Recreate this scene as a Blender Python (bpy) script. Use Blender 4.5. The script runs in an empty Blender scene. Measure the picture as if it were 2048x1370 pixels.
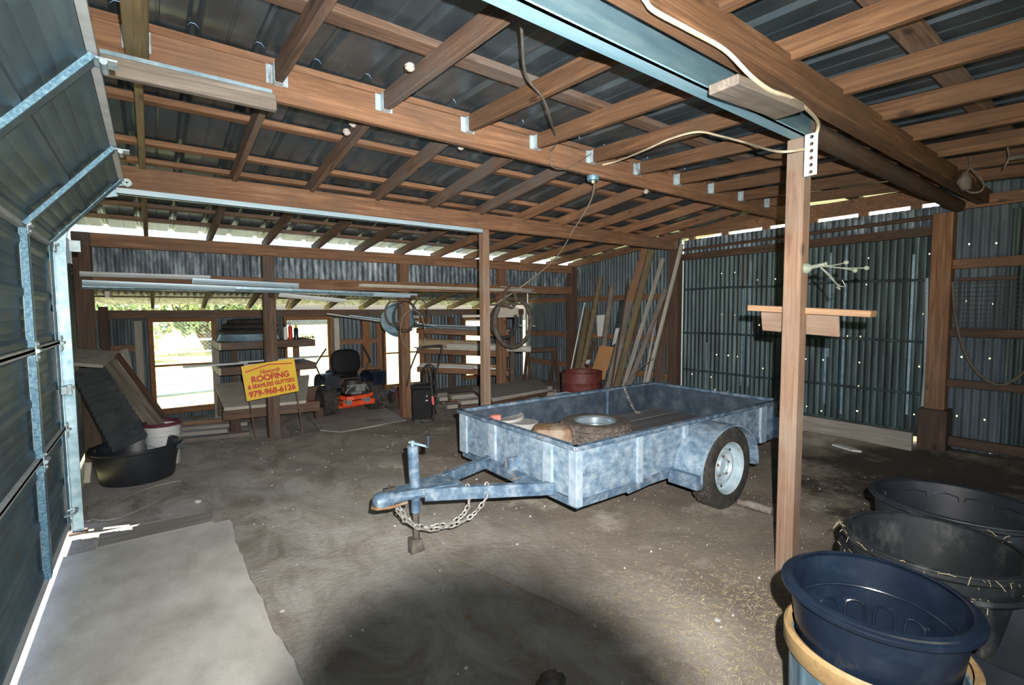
import bpy, bmesh, math, random
from mathutils import Vector, Matrix
random.seed(7)
S = bpy.context.scene
COL = S.collection
PI = math.pi
R = math.radians

# ------------------------------------------------------------------ camera
# World: X runs along the main beams, Y across them, floor at z = 0. Camera stands at the origin at eye height.
H = 1.6; F = 967.0; CX, CY = 1024.0, 685.0
_a, _b, _c = R(53.35), R(3.697), R(0.393)
FW = Vector((math.cos(_a)*math.cos(_b), math.sin(_a)*math.cos(_b), -math.sin(_b)))
RT0 = Vector((math.sin(_a), -math.cos(_a), 0)); DN0 = FW.cross(RT0)
RT = math.cos(_c)*RT0 + math.sin(_c)*DN0
DN = -math.sin(_c)*RT0 + math.cos(_c)*DN0
CROT = Matrix((RT, -DN, -FW)).transposed()
cam = bpy.data.cameras.new('camera'); cam.sensor_width = 36; cam.sensor_fit = 'HORIZONTAL'
cam.lens = 36*F/2048; cam.clip_start = 0.05; cam.clip_end = 400
co = bpy.data.objects.new('camera', cam); COL.objects.link(co)
co.matrix_world = Matrix.Translation((0, 0, H)) @ CROT.to_4x4()
S.camera = co

# ------------------------------------------------------------------ world, lights, exposure
S.view_settings.view_transform = 'Standard'; S.view_settings.look = 'None'
S.view_settings.gamma = 1; S.view_settings.use_curve_mapping = False
S.view_settings.exposure = 0.0
w = bpy.data.worlds.new('world'); S.world = w; w.use_nodes = True
wn = w.node_tree; wn.nodes.clear()
wo = wn.nodes.new('ShaderNodeOutputWorld'); wb = wn.nodes.new('ShaderNodeBackground')
sky = wn.nodes.new('ShaderNodeTexSky'); sky.sky_type = 'NISHITA'; sky.sun_disc = False
sky.sun_elevation = R(52); sky.sun_rotation = R(100); sky.dust_density = 3.0
wb.inputs['Strength'].default_value = 0.5
wn.links.new(sky.outputs[0], wb.inputs[0]); wn.links.new(wb.outputs[0], wo.inputs[0])
sun = bpy.data.lights.new('sun', 'SUN'); sun.energy = 20; sun.angle = R(0.6); sun.color = (1, .93, .8)
so = bpy.data.objects.new('sun', sun); COL.objects.link(so)
so.rotation_euler = Vector((-0.30, 0.10, 1.0)).to_track_quat('Z', 'Y').to_euler()
# the camera's own flash, a little above and to the right of the lens; a soft mask darkens its lower beam in place of the lens barrel's shadow
fl = bpy.data.lights.new('camera_flash', 'POINT'); fl.energy = 1.0; fl.shadow_soft_size = 0.012
fo = bpy.data.objects.new('camera_flash', fl); COL.objects.link(fo)
fo.matrix_world = Matrix.Translation(Vector((0, 0, H)) + RT*0.09 - DN*0.12 - FW*0.02) @ CROT.to_4x4()
FLASH = 1750.0
fl.use_nodes = True
ln = fl.node_tree; ln.nodes.clear()
lo = ln.nodes.new('ShaderNodeOutputLight'); le = ln.nodes.new('ShaderNodeEmission')
tc = ln.nodes.new('ShaderNodeTexCoord')
sp = ln.nodes.new('ShaderNodeSeparateXYZ'); ln.links.new(tc.outputs['Normal'], sp.inputs[0])
def lm(op, a, b=None, c=None):
    n = ln.nodes.new('ShaderNodeMath'); n.operation = op
    for i, v in enumerate((a, b, c)):
        if v is None: continue
        if isinstance(v, (int, float)): n.inputs[i].default_value = v
        else: ln.links.new(v, n.inputs[i])
    return n.outputs[0]
_nz = lm('MAXIMUM', lm('MULTIPLY', sp.outputs[2], -1), 0.02)
_u = lm('DIVIDE', sp.outputs[0], _nz); _v = lm('DIVIDE', sp.outputs[1], _nz)
_du = lm('DIVIDE', lm('ADD', _u, 0.10), 0.50); _dv = lm('DIVIDE', lm('ADD', _v, 0.99), 0.53)
_d = lm('SQRT', lm('ADD', lm('MULTIPLY', _du, _du), lm('MULTIPLY', _dv, _dv)))
_ss = ln.nodes.new('ShaderNodeMapRange'); _ss.interpolation_type = 'SMOOTHSTEP'
_ss.inputs['From Min'].default_value = 0.80; _ss.inputs['From Max'].default_value = 1.14
_ss.inputs['To Min'].default_value = 0.02; _ss.inputs['To Max'].default_value = 1.0
ln.links.new(_d, _ss.inputs['Value'])
# the flash head is brightest on its axis and falls off towards the edge of its beam
_fall = lm('POWER', lm('MAXIMUM', _nz, 0.05), 3.7)
ln.links.new(lm('MULTIPLY', lm('MULTIPLY', _ss.outputs[0], _fall), FLASH), le.inputs['Strength'])
le.inputs['Color'].default_value = (1, .97, .93, 1)
ln.links.new(le.outputs[0], lo.inputs[0])

# ------------------------------------------------------------------ pixel of the photograph -> point on a known plane of the barn
def ray(x, y): return RT*((x-CX)/F) + DN*((y-CY)/F) + FW
def PZ(x, y, z=0.0): v = ray(x, y); t = (z-H)/v.z; return Vector((v.x*t, v.y*t, z))
def PX(x, y, X): v = ray(x, y); t = X/v.x; return Vector((X, v.y*t, H+v.z*t))
def PY(x, y, Y): v = ray(x, y); t = Y/v.y; return Vector((v.x*t, Y, H+v.z*t))

# ------------------------------------------------------------------ materials
MATS = {}
def newmat(name):
    m = bpy.data.materials.new(name); m.use_nodes = True
    nt = m.node_tree; b = nt.nodes['Principled BSDF']
    MATS[name] = m
    return m, nt, b
def lk(nt, a, b): nt.links.new(a, b)
def coords(nt, scale, rnd=True):
    t = nt.nodes.new('ShaderNodeTexCoord'); mp = nt.nodes.new('ShaderNodeMapping')
    mp.inputs['Scale'].default_value = scale
    lk(nt, t.outputs['Object'], mp.inputs['Vector'])
    if rnd:
        oi = nt.nodes.new('ShaderNodeObjectInfo'); mu = nt.nodes.new('ShaderNodeMath'); mu.operation = 'MULTIPLY'
        mu.inputs[1].default_value = 37.0; lk(nt, oi.outputs['Random'], mu.inputs[0])
        cb = nt.nodes.new('ShaderNodeCombineXYZ')
        for i in range(3): lk(nt, mu.outputs[0], cb.inputs[i])
        lk(nt, cb.outputs[0], mp.inputs['Location'])
    return mp.outputs[0]
def noise(nt, vec, scale, detail=4, rough=.6, dist=0.0):
    n = nt.nodes.new('ShaderNodeTexNoise'); n.inputs['Scale'].default_value = scale
    n.inputs['Detail'].default_value = detail; n.inputs['Roughness'].default_value = rough
    n.inputs['Distortion'].default_value = dist
    lk(nt, vec, n.inputs['Vector']); return n.outputs['Fac']
def ramp(nt, fac, stops):
    r = nt.nodes.new('ShaderNodeValToRGB'); e = r.color_ramp.elements
    e[0].position, e[0].color = stops[0][0], (*stops[0][1], 1)
    e[1].position, e[1].color = stops[-1][0], (*stops[-1][1], 1)
    for p, c in stops[1:-1]:
        k = e.new(p); k.color = (*c, 1)
    lk(nt, fac, r.inputs[0]); return r.outputs[0]
def mixc(nt, fac, a, b, mode='MIX'):
    m = nt.nodes.new('ShaderNodeMix'); m.data_type = 'RGBA'; m.blend_type = mode
    for sock, v in ((m.inputs[0], fac), (m.inputs[6], a), (m.inputs[7], b)):
        if isinstance(v, (int, float)): sock.default_value = v
        elif isinstance(v, tuple): sock.default_value = (*v, 1)
        else: lk(nt, v, sock)
    return m.outputs[2]
def maprange(nt, v, a, b, c=0.0, d=1.0):
    m = nt.nodes.new('ShaderNodeMapRange'); lk(nt, v, m.inputs['Value'])
    for k, x in zip(('From Min', 'From Max', 'To Min', 'To Max'), (a, b, c, d)): m.inputs[k].default_value = x
    return m.outputs[0]
def bump(nt, b, h, strength, dist=.01):
    n = nt.nodes.new('ShaderNodeBump'); n.inputs['Strength'].default_value = strength; n.inputs['Distance'].default_value = dist
    lk(nt, h, n.inputs['Height']); lk(nt, n.outputs[0], b.inputs['Normal'])
def vary(nt, c, amt):
    oi = nt.nodes.new('ShaderNodeObjectInfo'); hs = nt.nodes.new('ShaderNodeHueSaturation')
    lk(nt, maprange(nt, oi.outputs['Random'], 0, 1, 1-amt, 1+amt), hs.inputs['Value']); lk(nt, c, hs.inputs['Color'])
    return hs.outputs[0]

def wood(name, dark, mid, light, rough=.75, stain=None, stain_amt=.6, var=.12, knots=True, axis=0):
    m, nt, b = newmat(name)
    sc = [14, 14, 14]; sc[axis] = .9
    v = coords(nt, tuple(sc))
    g = noise(nt, v, 1.6, 6, .65, 1.2)
    sc2 = [60, 60, 60]; sc2[axis] = 1.5
    f = noise(nt, coords(nt, tuple(sc2)), 1.5, 3, .6)
    c = ramp(nt, g, [(.30, dark), (.48, mid), (.68, light)])
    c = mixc(nt, maprange(nt, f, .38, .66, 0, .55), c, dark, 'MIX')
    bl = noise(nt, coords(nt, (3, 3, 3)), 1.3, 5, .6)
    c = mixc(nt, maprange(nt, bl, .35, .68, .45, 0), c, tuple(x*.62 for x in mid), 'MIX')
    if knots:
        sk = [4.5, 4.5, 4.5]; sk[axis] = 2.0
        vo = nt.nodes.new('ShaderNodeTexVoronoi'); vo.inputs['Scale'].default_value = 1.0
        lk(nt, coords(nt, tuple(sk)), vo.inputs['Vector'])
        c = mixc(nt, maprange(nt, vo.outputs['Distance'], .05, .11, .75, 0), c, tuple(x*.35 for x in dark))
    if stain:
        s = noise(nt, coords(nt, (1.2, 1.2, 1.2)), 1.4, 5, .6)
        c = mixc(nt, maprange(nt, s, .46, .66, 0, stain_amt), c, stain)
    c = vary(nt, c, var)
    lk(nt, c, b.inputs['Base Color']); b.inputs['Roughness'].default_value = rough
    bump(nt, b, g, .35, .004)
    return m
def mottle(name, stops, scale=(3, 3, 3), nscale=2.0, detail=6, rough=.6, metal=0.0, bmp=.15, bscale=40, second=None, var=0.0, spec=.5, coat=0):
    m, nt, b = newmat(name)
    n = noise(nt, coords(nt, scale), nscale, detail, .62)
    c = ramp(nt, n, stops)
    if second:
        col, sc, lo_, hi_, amt = second
        s = noise(nt, coords(nt, sc if isinstance(sc, tuple) else (sc,)*3), 1.0, 6, .65)
        c = mixc(nt, maprange(nt, s, lo_, hi_, 0, amt), c, col)
    if var: c = vary(nt, c, var)
    lk(nt, c, b.inputs['Base Color']); b.inputs['Roughness'].default_value = rough; b.inputs['Metallic'].default_value = metal
    b.inputs['Specular IOR Level'].default_value = spec
    if bmp: bump(nt, b, noise(nt, coords(nt, (1, 1, 1)), bscale, 4, .6), bmp, .004)
    return m

wood('fir', (.10, .045, .022), (.26, .132, .068), (.40, .22, .125), stain=(.13, .085, .06), stain_amt=.55)
wood('fir_old', (.06, .033, .022), (.155, .09, .058), (.26, .165, .11), stain=(.12, .115, .11), stain_amt=.7)
wood('fir_brown', (.055, .026, .012), (.155, .075, .034), (.26, .14, .07), stain=(.10, .06, .035), stain_amt=.6)
wood('fir_grey', (.12, .10, .085), (.25, .215, .18), (.37, .32, .27), stain=(.10, .085, .07))
wood('post_wood', (.15, .075, .045), (.28, .175, .115), (.37, .255, .18), stain=(.26, .22, .18), stain_amt=.6)
wood('fir_green', (.085, .065, .032), (.18, .14, .07), (.27, .21, .115), stain=(.14, .10, .06))
wood('fir_dark', (.045, .024, .015), (.10, .055, .034), (.17, .10, .065), stain=(.06, .05, .04))
wood('window_wood', (.16, .065, .025), (.30, .135, .05), (.40, .2, .08), knots=False)
wood('new_pine', (.24, .13, .065), (.36, .22, .125), (.46, .31, .195), knots=False)
wood('ply_orange', (.42, .20, .08), (.52, .27, .11), (.60, .33, .15), knots=False)
wood('trailer_plank', (.09, .09, .095), (.17, .17, .175), (.28, .265, .26), axis=0, knots=False)
wood('grey_board', (.25, .23, .20), (.36, .34, .30), (.48, .45, .40), knots=False)
mottle('galv', [(.3, (.20, .33, .42)), (.5, (.32, .47, .57)), (.7, (.47, .62, .70))], (5, 5, 5), 3, rough=.42, metal=.55, bmp=.08)
mottle('galv_white', [(.3, (.30, .42, .49)), (.6, (.50, .60, .65))], (6, 6, 6), 3, rough=.45, metal=.3, second=((.10, .09, .08), (9, 9, 3), .58, .66, .7))
mottle('galv_bright', [(.3, (.50, .60, .66)), (.7, (.70, .78, .82))], (12, 12, 12), 3, rough=.5, metal=.1)
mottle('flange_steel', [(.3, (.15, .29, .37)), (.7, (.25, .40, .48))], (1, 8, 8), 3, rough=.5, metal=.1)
mottle('dusty_pale', [(.3, (.40, .39, .35)), (.7, (.56, .54, .49))], (4, 4, 4), 3, rough=.7)
mottle('shutter_black', [(.3, (.028, .034, .038)), (.7, (.065, .075, .08))], (4, 4, 4), 2, rough=.6)
mottle('matte_black', [(.3, (.005, .005, .006)), (.7, (.011, .011, .013))], (4, 4, 4), 2, rough=.7, spec=.25)
mottle('galv_blue', [(.3, (.05, .14, .22)), (.5, (.13, .27, .38)), (.7, (.30, .48, .58))], (22, 22, 22), 3, rough=.5, metal=.3)
mottle('door_steel', [(.3, (.060, .10, .125)), (.5, (.095, .155, .19)), (.7, (.145, .215, .255))], (3, 1, 3), 2, rough=.55, metal=.25, bmp=.05, second=((.20, .12, .07), (4, 1.6, 4), .60, .72, .5))
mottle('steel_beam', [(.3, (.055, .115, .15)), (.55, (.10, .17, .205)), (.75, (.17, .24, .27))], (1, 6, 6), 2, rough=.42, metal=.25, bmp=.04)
mottle('roof_metal', [(.3, (.085, .12, .145)), (.55, (.15, .20, .235)), (.75, (.25, .32, .37))], (2, .6, 2), 2.5, rough=.42, metal=.8, bmp=.05, second=((.08, .05, .03), (2, .7, 2), .60, .75, .5))
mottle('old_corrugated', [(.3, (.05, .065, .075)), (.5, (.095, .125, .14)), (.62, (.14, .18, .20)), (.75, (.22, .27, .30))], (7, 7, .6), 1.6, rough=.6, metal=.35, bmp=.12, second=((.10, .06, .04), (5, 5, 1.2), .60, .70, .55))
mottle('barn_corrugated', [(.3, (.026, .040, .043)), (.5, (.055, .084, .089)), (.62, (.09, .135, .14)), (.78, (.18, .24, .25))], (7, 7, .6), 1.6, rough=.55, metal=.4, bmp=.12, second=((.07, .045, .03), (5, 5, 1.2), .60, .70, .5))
mottle('strip_corrugated', [(.34, (.045, .06, .075)), (.48, (.10, .13, .155)), (.60, (.24, .29, .33)), (.72, (.40, .46, .50))], (7, 7, 2.2), 1.7, rough=.55, metal=.3, bmp=.12)
mottle('wire_dark', [(.3, (.02, .02, .02)), (.7, (.05, .045, .04))], rough=.6)
mottle('concrete', [(.3, (.44, .425, .38)), (.5, (.56, .545, .50)), (.7, (.66, .645, .60))], (2.5, 1.5, 2.5), 2, 8, rough=.9, bmp=.35, bscale=60, second=((.36, .33, .28), 1.6, .55, .72, .5))
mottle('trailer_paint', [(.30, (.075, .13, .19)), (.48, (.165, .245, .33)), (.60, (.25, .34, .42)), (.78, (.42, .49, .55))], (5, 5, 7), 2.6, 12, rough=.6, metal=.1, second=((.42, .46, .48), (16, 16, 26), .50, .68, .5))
mottle('trailer_light', [(.3, (.20, .28, .36)), (.5, (.32, .41, .49)), (.75, (.46, .52, .57))], (5, 5, 5), 3, 8, rough=.6, metal=.1)
mottle('trailer_frame', [(.3, (.045, .09, .15)), (.5, (.11, .175, .25)), (.68, (.28, .34, .40))], (5, 5, 5), 2.8, 10, rough=.5, metal=.2, second=((.50, .46, .42), 6.0, .58, .70, .6))
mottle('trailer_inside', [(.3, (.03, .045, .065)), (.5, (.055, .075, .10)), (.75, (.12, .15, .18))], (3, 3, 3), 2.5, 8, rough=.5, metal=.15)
mottle('rust', [(.3, (.15, .065, .025)), (.5, (.21, .12, .06)), (.7, (.30, .24, .17))], (4, 4, 4), 2.5, 8, rough=.8, bmp=.3, second=((.30, .27, .22), 3.0, .5, .62, .7))
mottle('rusty_chain', [(.3, (.22, .20, .18)), (.6, (.42, .40, .37)), (.8, (.55, .52, .48))], (30, 30, 30), 2, rough=.45, metal=.5)
mottle('tire_rubber', [(.3, (.022, .021, .020)), (.55, (.045, .042, .038)), (.75, (.09, .08, .07))], (5, 5, 5), 2.5, rough=.75, bmp=.1)
mottle('dusty_rubber', [(.3, (.06, .05, .042)), (.55, (.12, .10, .085)), (.75, (.20, .17, .14))], (5, 5, 5), 2.5, rough=.85)
mottle('rim_white', [(.3, (.38, .50, .56)), (.55, (.52, .63, .68)), (.75, (.62, .70, .74))], (6, 6, 6), 2.5, rough=.4, metal=.2, second=((.22, .15, .10), 9.0, .60, .68, .6))
mottle('rim_steel', [(.3, (.25, .33, .38)), (.7, (.50, .58, .62))], (6, 6, 6), 2.5, rough=.3, metal=.7)
mottle('stall_corrugated', [(.3, (.06, .08, .10)), (.5, (.10, .135, .165)), (.7, (.16, .205, .24))], (5, 5, .8), 1.6, rough=.65, metal=.2, bmp=.1)
mottle('black_plastic', [(.3, (.012, .014, .018)), (.6, (.022, .026, .034)), (.8, (.05, .055, .065))], (3, 3, 3), 2, rough=.42, bmp=.05)
mottle('blue_plastic', [(.3, (.005, .009, .018)), (.55, (.008, .015, .029)), (.8, (.022, .033, .050))], (3, 3, 3), 2.2, 8, rough=.30, bmp=.05, second=((.13, .13, .13), (4, 4, 4), .62, .80, .4))
mottle('muddy_plastic', [(.3, (.006, .008, .010)), (.52, (.012, .015, .018)), (.66, (.05, .053, .053)), (.8, (.22, .21, .19))], (4, 4, 2), 2.4, 9, rough=.6, bmp=.25)
mottle('drum_red', [(.3, (.055, .012, .010)), (.55, (.11, .022, .018)), (.8, (.19, .07, .055))], (5, 5, 5), 2.5, rough=.6, bmp=.15)
mottle('orange_paint', [(.3, (.62, .055, .012)), (.7, (.82, .10, .03))], (5, 5, 5), 2, rough=.4)
mottle('sign_yellow', [(.3, (.78, .47, .015)), (.7, (.86, .55, .03))], (2, 2, 2), 2, rough=.5, bmp=0)
mottle('sign_red', [(.3, (.50, .02, .012)), (.7, (.60, .04, .02))], (2, 2, 2), 2, rough=.5, bmp=0)
mottle('rusty_rod', [(.3, (.10, .06, .045)), (.7, (.20, .14, .11))], (8, 8, 8), 2, rough=.8)
mottle('white_plastic', [(.3, (.60, .62, .62)), (.7, (.76, .77, .76))], (3, 3, 3), 2, rough=.45, bmp=.03, second=((.40, .37, .33), (5, 5, 3), .60, .72, .5))
mottle('maroon_plastic', [(.3, (.08, .018, .03)), (.7, (.16, .04, .06))], (3, 3, 3), 2, rough=.4)
mottle('cord_tan', [(.3, (.30, .23, .14)), (.7, (.48, .40, .27))], (8, 8, 8), 2, rough=.7)
mottle('cord_cream', [(.3, (.45, .38, .26)), (.7, (.66, .58, .43))], (8, 8, 8), 2, rough=.7)
mottle('cord_dark', [(.3, (.08, .07, .06)), (.7, (.17, .15, .12))], (8, 8, 8), 2, rough=.7)
mottle('mud_nest', [(.3, (.30, .27, .24)), (.7, (.50, .47, .43))], (30, 30, 30), 2, rough=.95, bmp=.5, bscale=120)
mottle('gutter_blue', [(.3, (.32, .47, .58)), (.7, (.50, .64, .72))], (1, 5, 5), 2, rough=.4, metal=.2)
mottle('gutter_white', [(.3, (.46, .50, .52)), (.7, (.64, .67, .68))], (1, 5, 5), 2, rough=.5)
mottle('cream_board', [(.3, (.42, .39, .32)), (.7, (.60, .56, .48))], (2, 5, 5), 2, rough=.7)
mottle('tan_cardboard', [(.3, (.30, .22, .13)), (.7, (.44, .34, .21))], (2, 2, 2), 2, rough=.85)
mottle('engine_metal', [(.3, (.22, .23, .24)), (.7, (.48, .50, .50))], (12, 12, 12), 2, rough=.4, metal=.6)
mottle('green_white_paint', [(.3, (.15, .18, .14)), (.7, (.26, .29, .24))], (20, 20, 20), 2, rough=.5)
mottle('brick_red', [(.3, (.50, .14, .11)), (.7, (.68, .26, .21))], (10, 10, 10), 2, rough=.9)
mottle('dusty_plastic', [(.3, (.30, .30, .29)), (.7, (.45, .44, .41))], (5, 5, 5), 2, rough=.8)
mottle('pan_blue', [(.3, (.10, .16, .24)), (.7, (.22, .30, .40))], (5, 5, 5), 2, rough=.4, metal=.3)
mottle('stone', [(.3, (.40, .40, .37)), (.7, (.68, .70, .68))], (10, 10, 10), 2, rough=.9)
mottle('straw', [(.3, (.34, .27, .16)), (.7, (.56, .47, .30))], (10, 10, 10), 2, rough=.8)
mottle('grass', [(.3, (.30, .32, .10)), (.5, (.55, .50, .22)), (.7, (.70, .62, .34))], (.6, .6, .6), 1.5, 8, rough=.95, bmp=0)
mottle('leaves', [(.3, (.18, .27, .12)), (.7, (.36, .46, .24))], (2, 2, 2), 2, rough=.8, bmp=0)
mottle('tan_paint', [(.3, (.26, .16, .07)), (.55, (.36, .24, .11)), (.75, (.16, .09, .04))], (9, 9, 9), 2.5, 8, rough=.6)
mottle('ribbed_blue', [(.3, (.06, .12, .16)), (.5, (.13, .22, .28)), (.7, (.34, .44, .50))], (8, 8, 2), 2.2, 8, rough=.5, metal=.3)
mottle('fascia_white', [(.3, (.62, .58, .50)), (.7, (.78, .74, .66))], (2, 2, 2), 2, rough=.8)

def dirt():
    m, nt, b = newmat('dirt')
    n1 = noise(nt, coords(nt, (1, 1, 1), False), 1.1, 8, .62)
    c = ramp(nt, n1, [(.30, (.145, .115, .088)), (.48, (.225, .185, .14)), (.60, (.28, .235, .18)), (.75, (.42, .375, .31))])
    n2 = noise(nt, coords(nt, (9, 5, 5), False), 3, 8, .7)
    c = mixc(nt, maprange(nt, n2, .40, .68, 0, .5), c, (.16, .13, .10))
    n3 = noise(nt, coords(nt, (.55, .55, .55), False), 2.4, 7, .68)
    c = mixc(nt, maprange(nt, n3, .55, .66, 0, .6), c, (.62, .57, .49))
    # dusty left side painted paler to stand in for window light, damp black manure patches by the back wall
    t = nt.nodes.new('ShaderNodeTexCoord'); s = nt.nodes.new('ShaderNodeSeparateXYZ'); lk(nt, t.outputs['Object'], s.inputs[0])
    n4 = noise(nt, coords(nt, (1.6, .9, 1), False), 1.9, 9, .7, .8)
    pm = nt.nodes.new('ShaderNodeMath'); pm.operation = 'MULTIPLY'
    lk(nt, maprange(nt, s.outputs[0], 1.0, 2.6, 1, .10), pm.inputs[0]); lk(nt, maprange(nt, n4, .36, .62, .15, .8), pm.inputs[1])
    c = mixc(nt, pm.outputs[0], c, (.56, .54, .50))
    def mm(op, a, b_):
        n = nt.nodes.new('ShaderNodeMath'); n.operation = op
        for i, v in enumerate((a, b_)):
            if isinstance(v, (int, float)): n.inputs[i].default_value = v
            else: lk(nt, v, n.inputs[i])
        return n.outputs[0]
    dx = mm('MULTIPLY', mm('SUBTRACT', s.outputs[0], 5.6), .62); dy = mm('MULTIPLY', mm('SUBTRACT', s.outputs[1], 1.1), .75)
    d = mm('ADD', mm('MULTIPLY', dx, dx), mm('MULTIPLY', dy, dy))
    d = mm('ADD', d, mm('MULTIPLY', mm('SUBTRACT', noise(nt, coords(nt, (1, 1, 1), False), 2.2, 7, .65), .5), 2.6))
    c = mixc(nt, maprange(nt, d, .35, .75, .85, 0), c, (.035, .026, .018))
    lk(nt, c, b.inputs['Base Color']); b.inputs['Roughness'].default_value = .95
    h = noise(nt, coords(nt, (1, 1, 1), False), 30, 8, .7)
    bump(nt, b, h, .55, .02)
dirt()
def glassmat():
    m, nt, b = newmat('window_glass')
    nt.nodes.remove(b); o = nt.nodes['Material Output']
    tr = nt.nodes.new('ShaderNodeBsdfTransparent'); gl = nt.nodes.new('ShaderNodeBsdfGlossy'); gl.inputs['Roughness'].default_value = .08
    tr.inputs[0].default_value = (.93, .95, .93, 1)
    mx = nt.nodes.new('ShaderNodeMixShader'); fr = nt.nodes.new('ShaderNodeFresnel'); fr.inputs[0].default_value = 1.45
    lk(nt, fr.outputs[0], mx.inputs[0]); lk(nt, tr.outputs[0], mx.inputs[1]); lk(nt, gl.outputs[0], mx.inputs[2]); lk(nt, mx.outputs[0], o.inputs[0])
glassmat()

# ------------------------------------------------------------------ mesh building
class MB:
    def __init__(s): s.v = []; s.f = []
    def add(s, vs, fs):
        k = len(s.v); s.v += [tuple(p) for p in vs]; s.f += [tuple(i+k for i in f) for f in fs]; return s
    def box(s, x0, x1, y0, y1, z0, z1):
        return s.add([(x0,y0,z0),(x1,y0,z0),(x1,y1,z0),(x0,y1,z0),(x0,y0,z1),(x1,y0,z1),(x1,y1,z1),(x0,y1,z1)],
                     [(0,3,2,1),(4,5,6,7),(0,1,5,4),(1,2,6,5),(2,3,7,6),(3,0,4,7)])
    def bar(s, p0, p1, w, h, up=None):
        p0, p1 = Vector(p0), Vector(p1); x = (p1-p0).normalized()
        up = Vector(up) if up else (Vector((0,1,0)) if abs(x.z) > .9 else Vector((0,0,1)))
        y = up.cross(x).normalized(); z = x.cross(y)
        vs = [p + y*(a*w/2) + z*(b*h/2) for p in (p0, p1) for a, b in ((-1,-1),(1,-1),(1,1),(-1,1))]
        return s.add(vs, [(0,3,2,1),(4,5,6,7),(0,1,5,4),(1,2,6,5),(2,3,7,6),(3,0,4,7)])
    def tube(s, pts, r, n=8, closed=False, caps=True, sy=1.0):
        P = [Vector(p) for p in pts]; m = len(P); k = len(s.v)
        rr = r if isinstance(r, (list, tuple)) else [r]*m
        prev = None; rings = []
        for i in range(m):
            if closed: t = P[(i+1) % m]-P[i-1]
            else: t = P[min(i+1, m-1)]-P[max(i-1, 0)]
            t.normalize()
            if prev is None:
                a = Vector((0,0,1)) if abs(t.z) < .9 else Vector((1,0,0)); u = t.cross(a).normalized()
            else:
                u = prev - t*prev.dot(t)
                u = u.normalized() if u.length > 1e-6 else t.orthogonal().normalized()
            prev = u; v_ = t.cross(u)
            for j in range(n):
                an = 2*PI*j/n; s.v.append(tuple(P[i] + u*(rr[i]*math.cos(an)) + v_*(rr[i]*sy*math.sin(an))))
        for i in range(m if closed else m-1):
            for j in range(n):
                a = k+i*n+j; b = k+i*n+(j+1) % n; c = k+((i+1) % m)*n+(j+1) % n; d = k+((i+1) % m)*n+j
                s.f.append((a, b, c, d))
        if caps and not closed:
            s.f.append(tuple(k+j for j in range(n))[::-1]); s.f.append(tuple(k+(m-1)*n+j for j in range(n)))
        return s
    def lathe(s, prof, n=32, c=(0,0,0), ax='z', sx=1, sy=1, fn=None):
        k = len(s.v); m = len(prof)
        for i, (r, z) in enumerate(prof):
            for j in range(n):
                an = 2*PI*j/n; rr = r*(fn(an, i) if fn else 1)
                p = (rr*math.cos(an)*sx, rr*math.sin(an)*sy, z)
                if ax == 'x': p = (p[2], p[0], p[1])
                if ax == 'y': p = (p[0], p[2], p[1])
                s.v.append((p[0]+c[0], p[1]+c[1], p[2]+c[2]))
        for i in range(m-1):
            for j in range(n):
                s.f.append((k+i*n+j, k+i*n+(j+1) % n, k+(i+1)*n+(j+1) % n, k+(i+1)*n+j))
        return s
    def cap(s, k0, n): s.f.append(tuple(k0+j for j in range(n))); return s
    def disc(s, c, r, n=24, ax='z', h=.01):
        return s.lathe([(0.0001, 0), (r, 0), (r, h), (0.0001, h)], n, c, ax)
    def prism(s, poly, d0, d1, o=(0,0,0), u=(1,0,0), v=(0,0,1), w=(0,1,0)):
        o, u, v, w = Vector(o), Vector(u), Vector(v), Vector(w); n = len(poly)
        vs = [o+u*a+v*b+w*d for d in (d0, d1) for a, b in poly]
        return s.add(vs, [tuple(range(n)), tuple(range(2*n-1, n-1, -1))] + [(i, i+n, (i+1) % n+n, (i+1) % n) for i in range(n)])
    def xf(s, M, k0=0):
        for i in range(k0, len(s.v)): s.v[i] = tuple(M @ Vector(s.v[i]))
        return s
    def build(s, name, mat, parent=None, org=None, ang=38, bevel=0, smooth=True, label=None, recalc=True):
        me = bpy.data.meshes.new(name)
        vs = s.v if org is None else [(a-org[0], b-org[1], c-org[2]) for a, b, c in s.v]
        me.from_pydata(vs, [], s.f); me.update()
        if recalc:
            bm = bmesh.new(); bm.from_mesh(me); bmesh.ops.recalc_face_normals(bm, faces=bm.faces); bm.to_mesh(me); bm.free()
        me.materials.append(MATS[mat])
        if smooth:
            me.polygons.foreach_set('use_smooth', [True]*len(me.polygons)); me.set_sharp_from_angle(angle=R(ang))
        o = bpy.data.objects.new(name, me); COL.objects.link(o)
        if parent: o.parent = parent
        if bevel:
            bv = o.modifiers.new('bevel', 'BEVEL'); bv.width = bevel; bv.segments = 1; bv.limit_method = 'ANGLE'
        if label: o['label'] = label
        return o
def tag(o, label, cat, group=None, kind=None):
    o['label'] = label; o['category'] = cat
    if group: o['group'] = group
    if kind: o['kind'] = kind
    return o
def structure(o, label=None):
    o['kind'] = 'structure'
    if label: o['label'] = label
    return o
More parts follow.
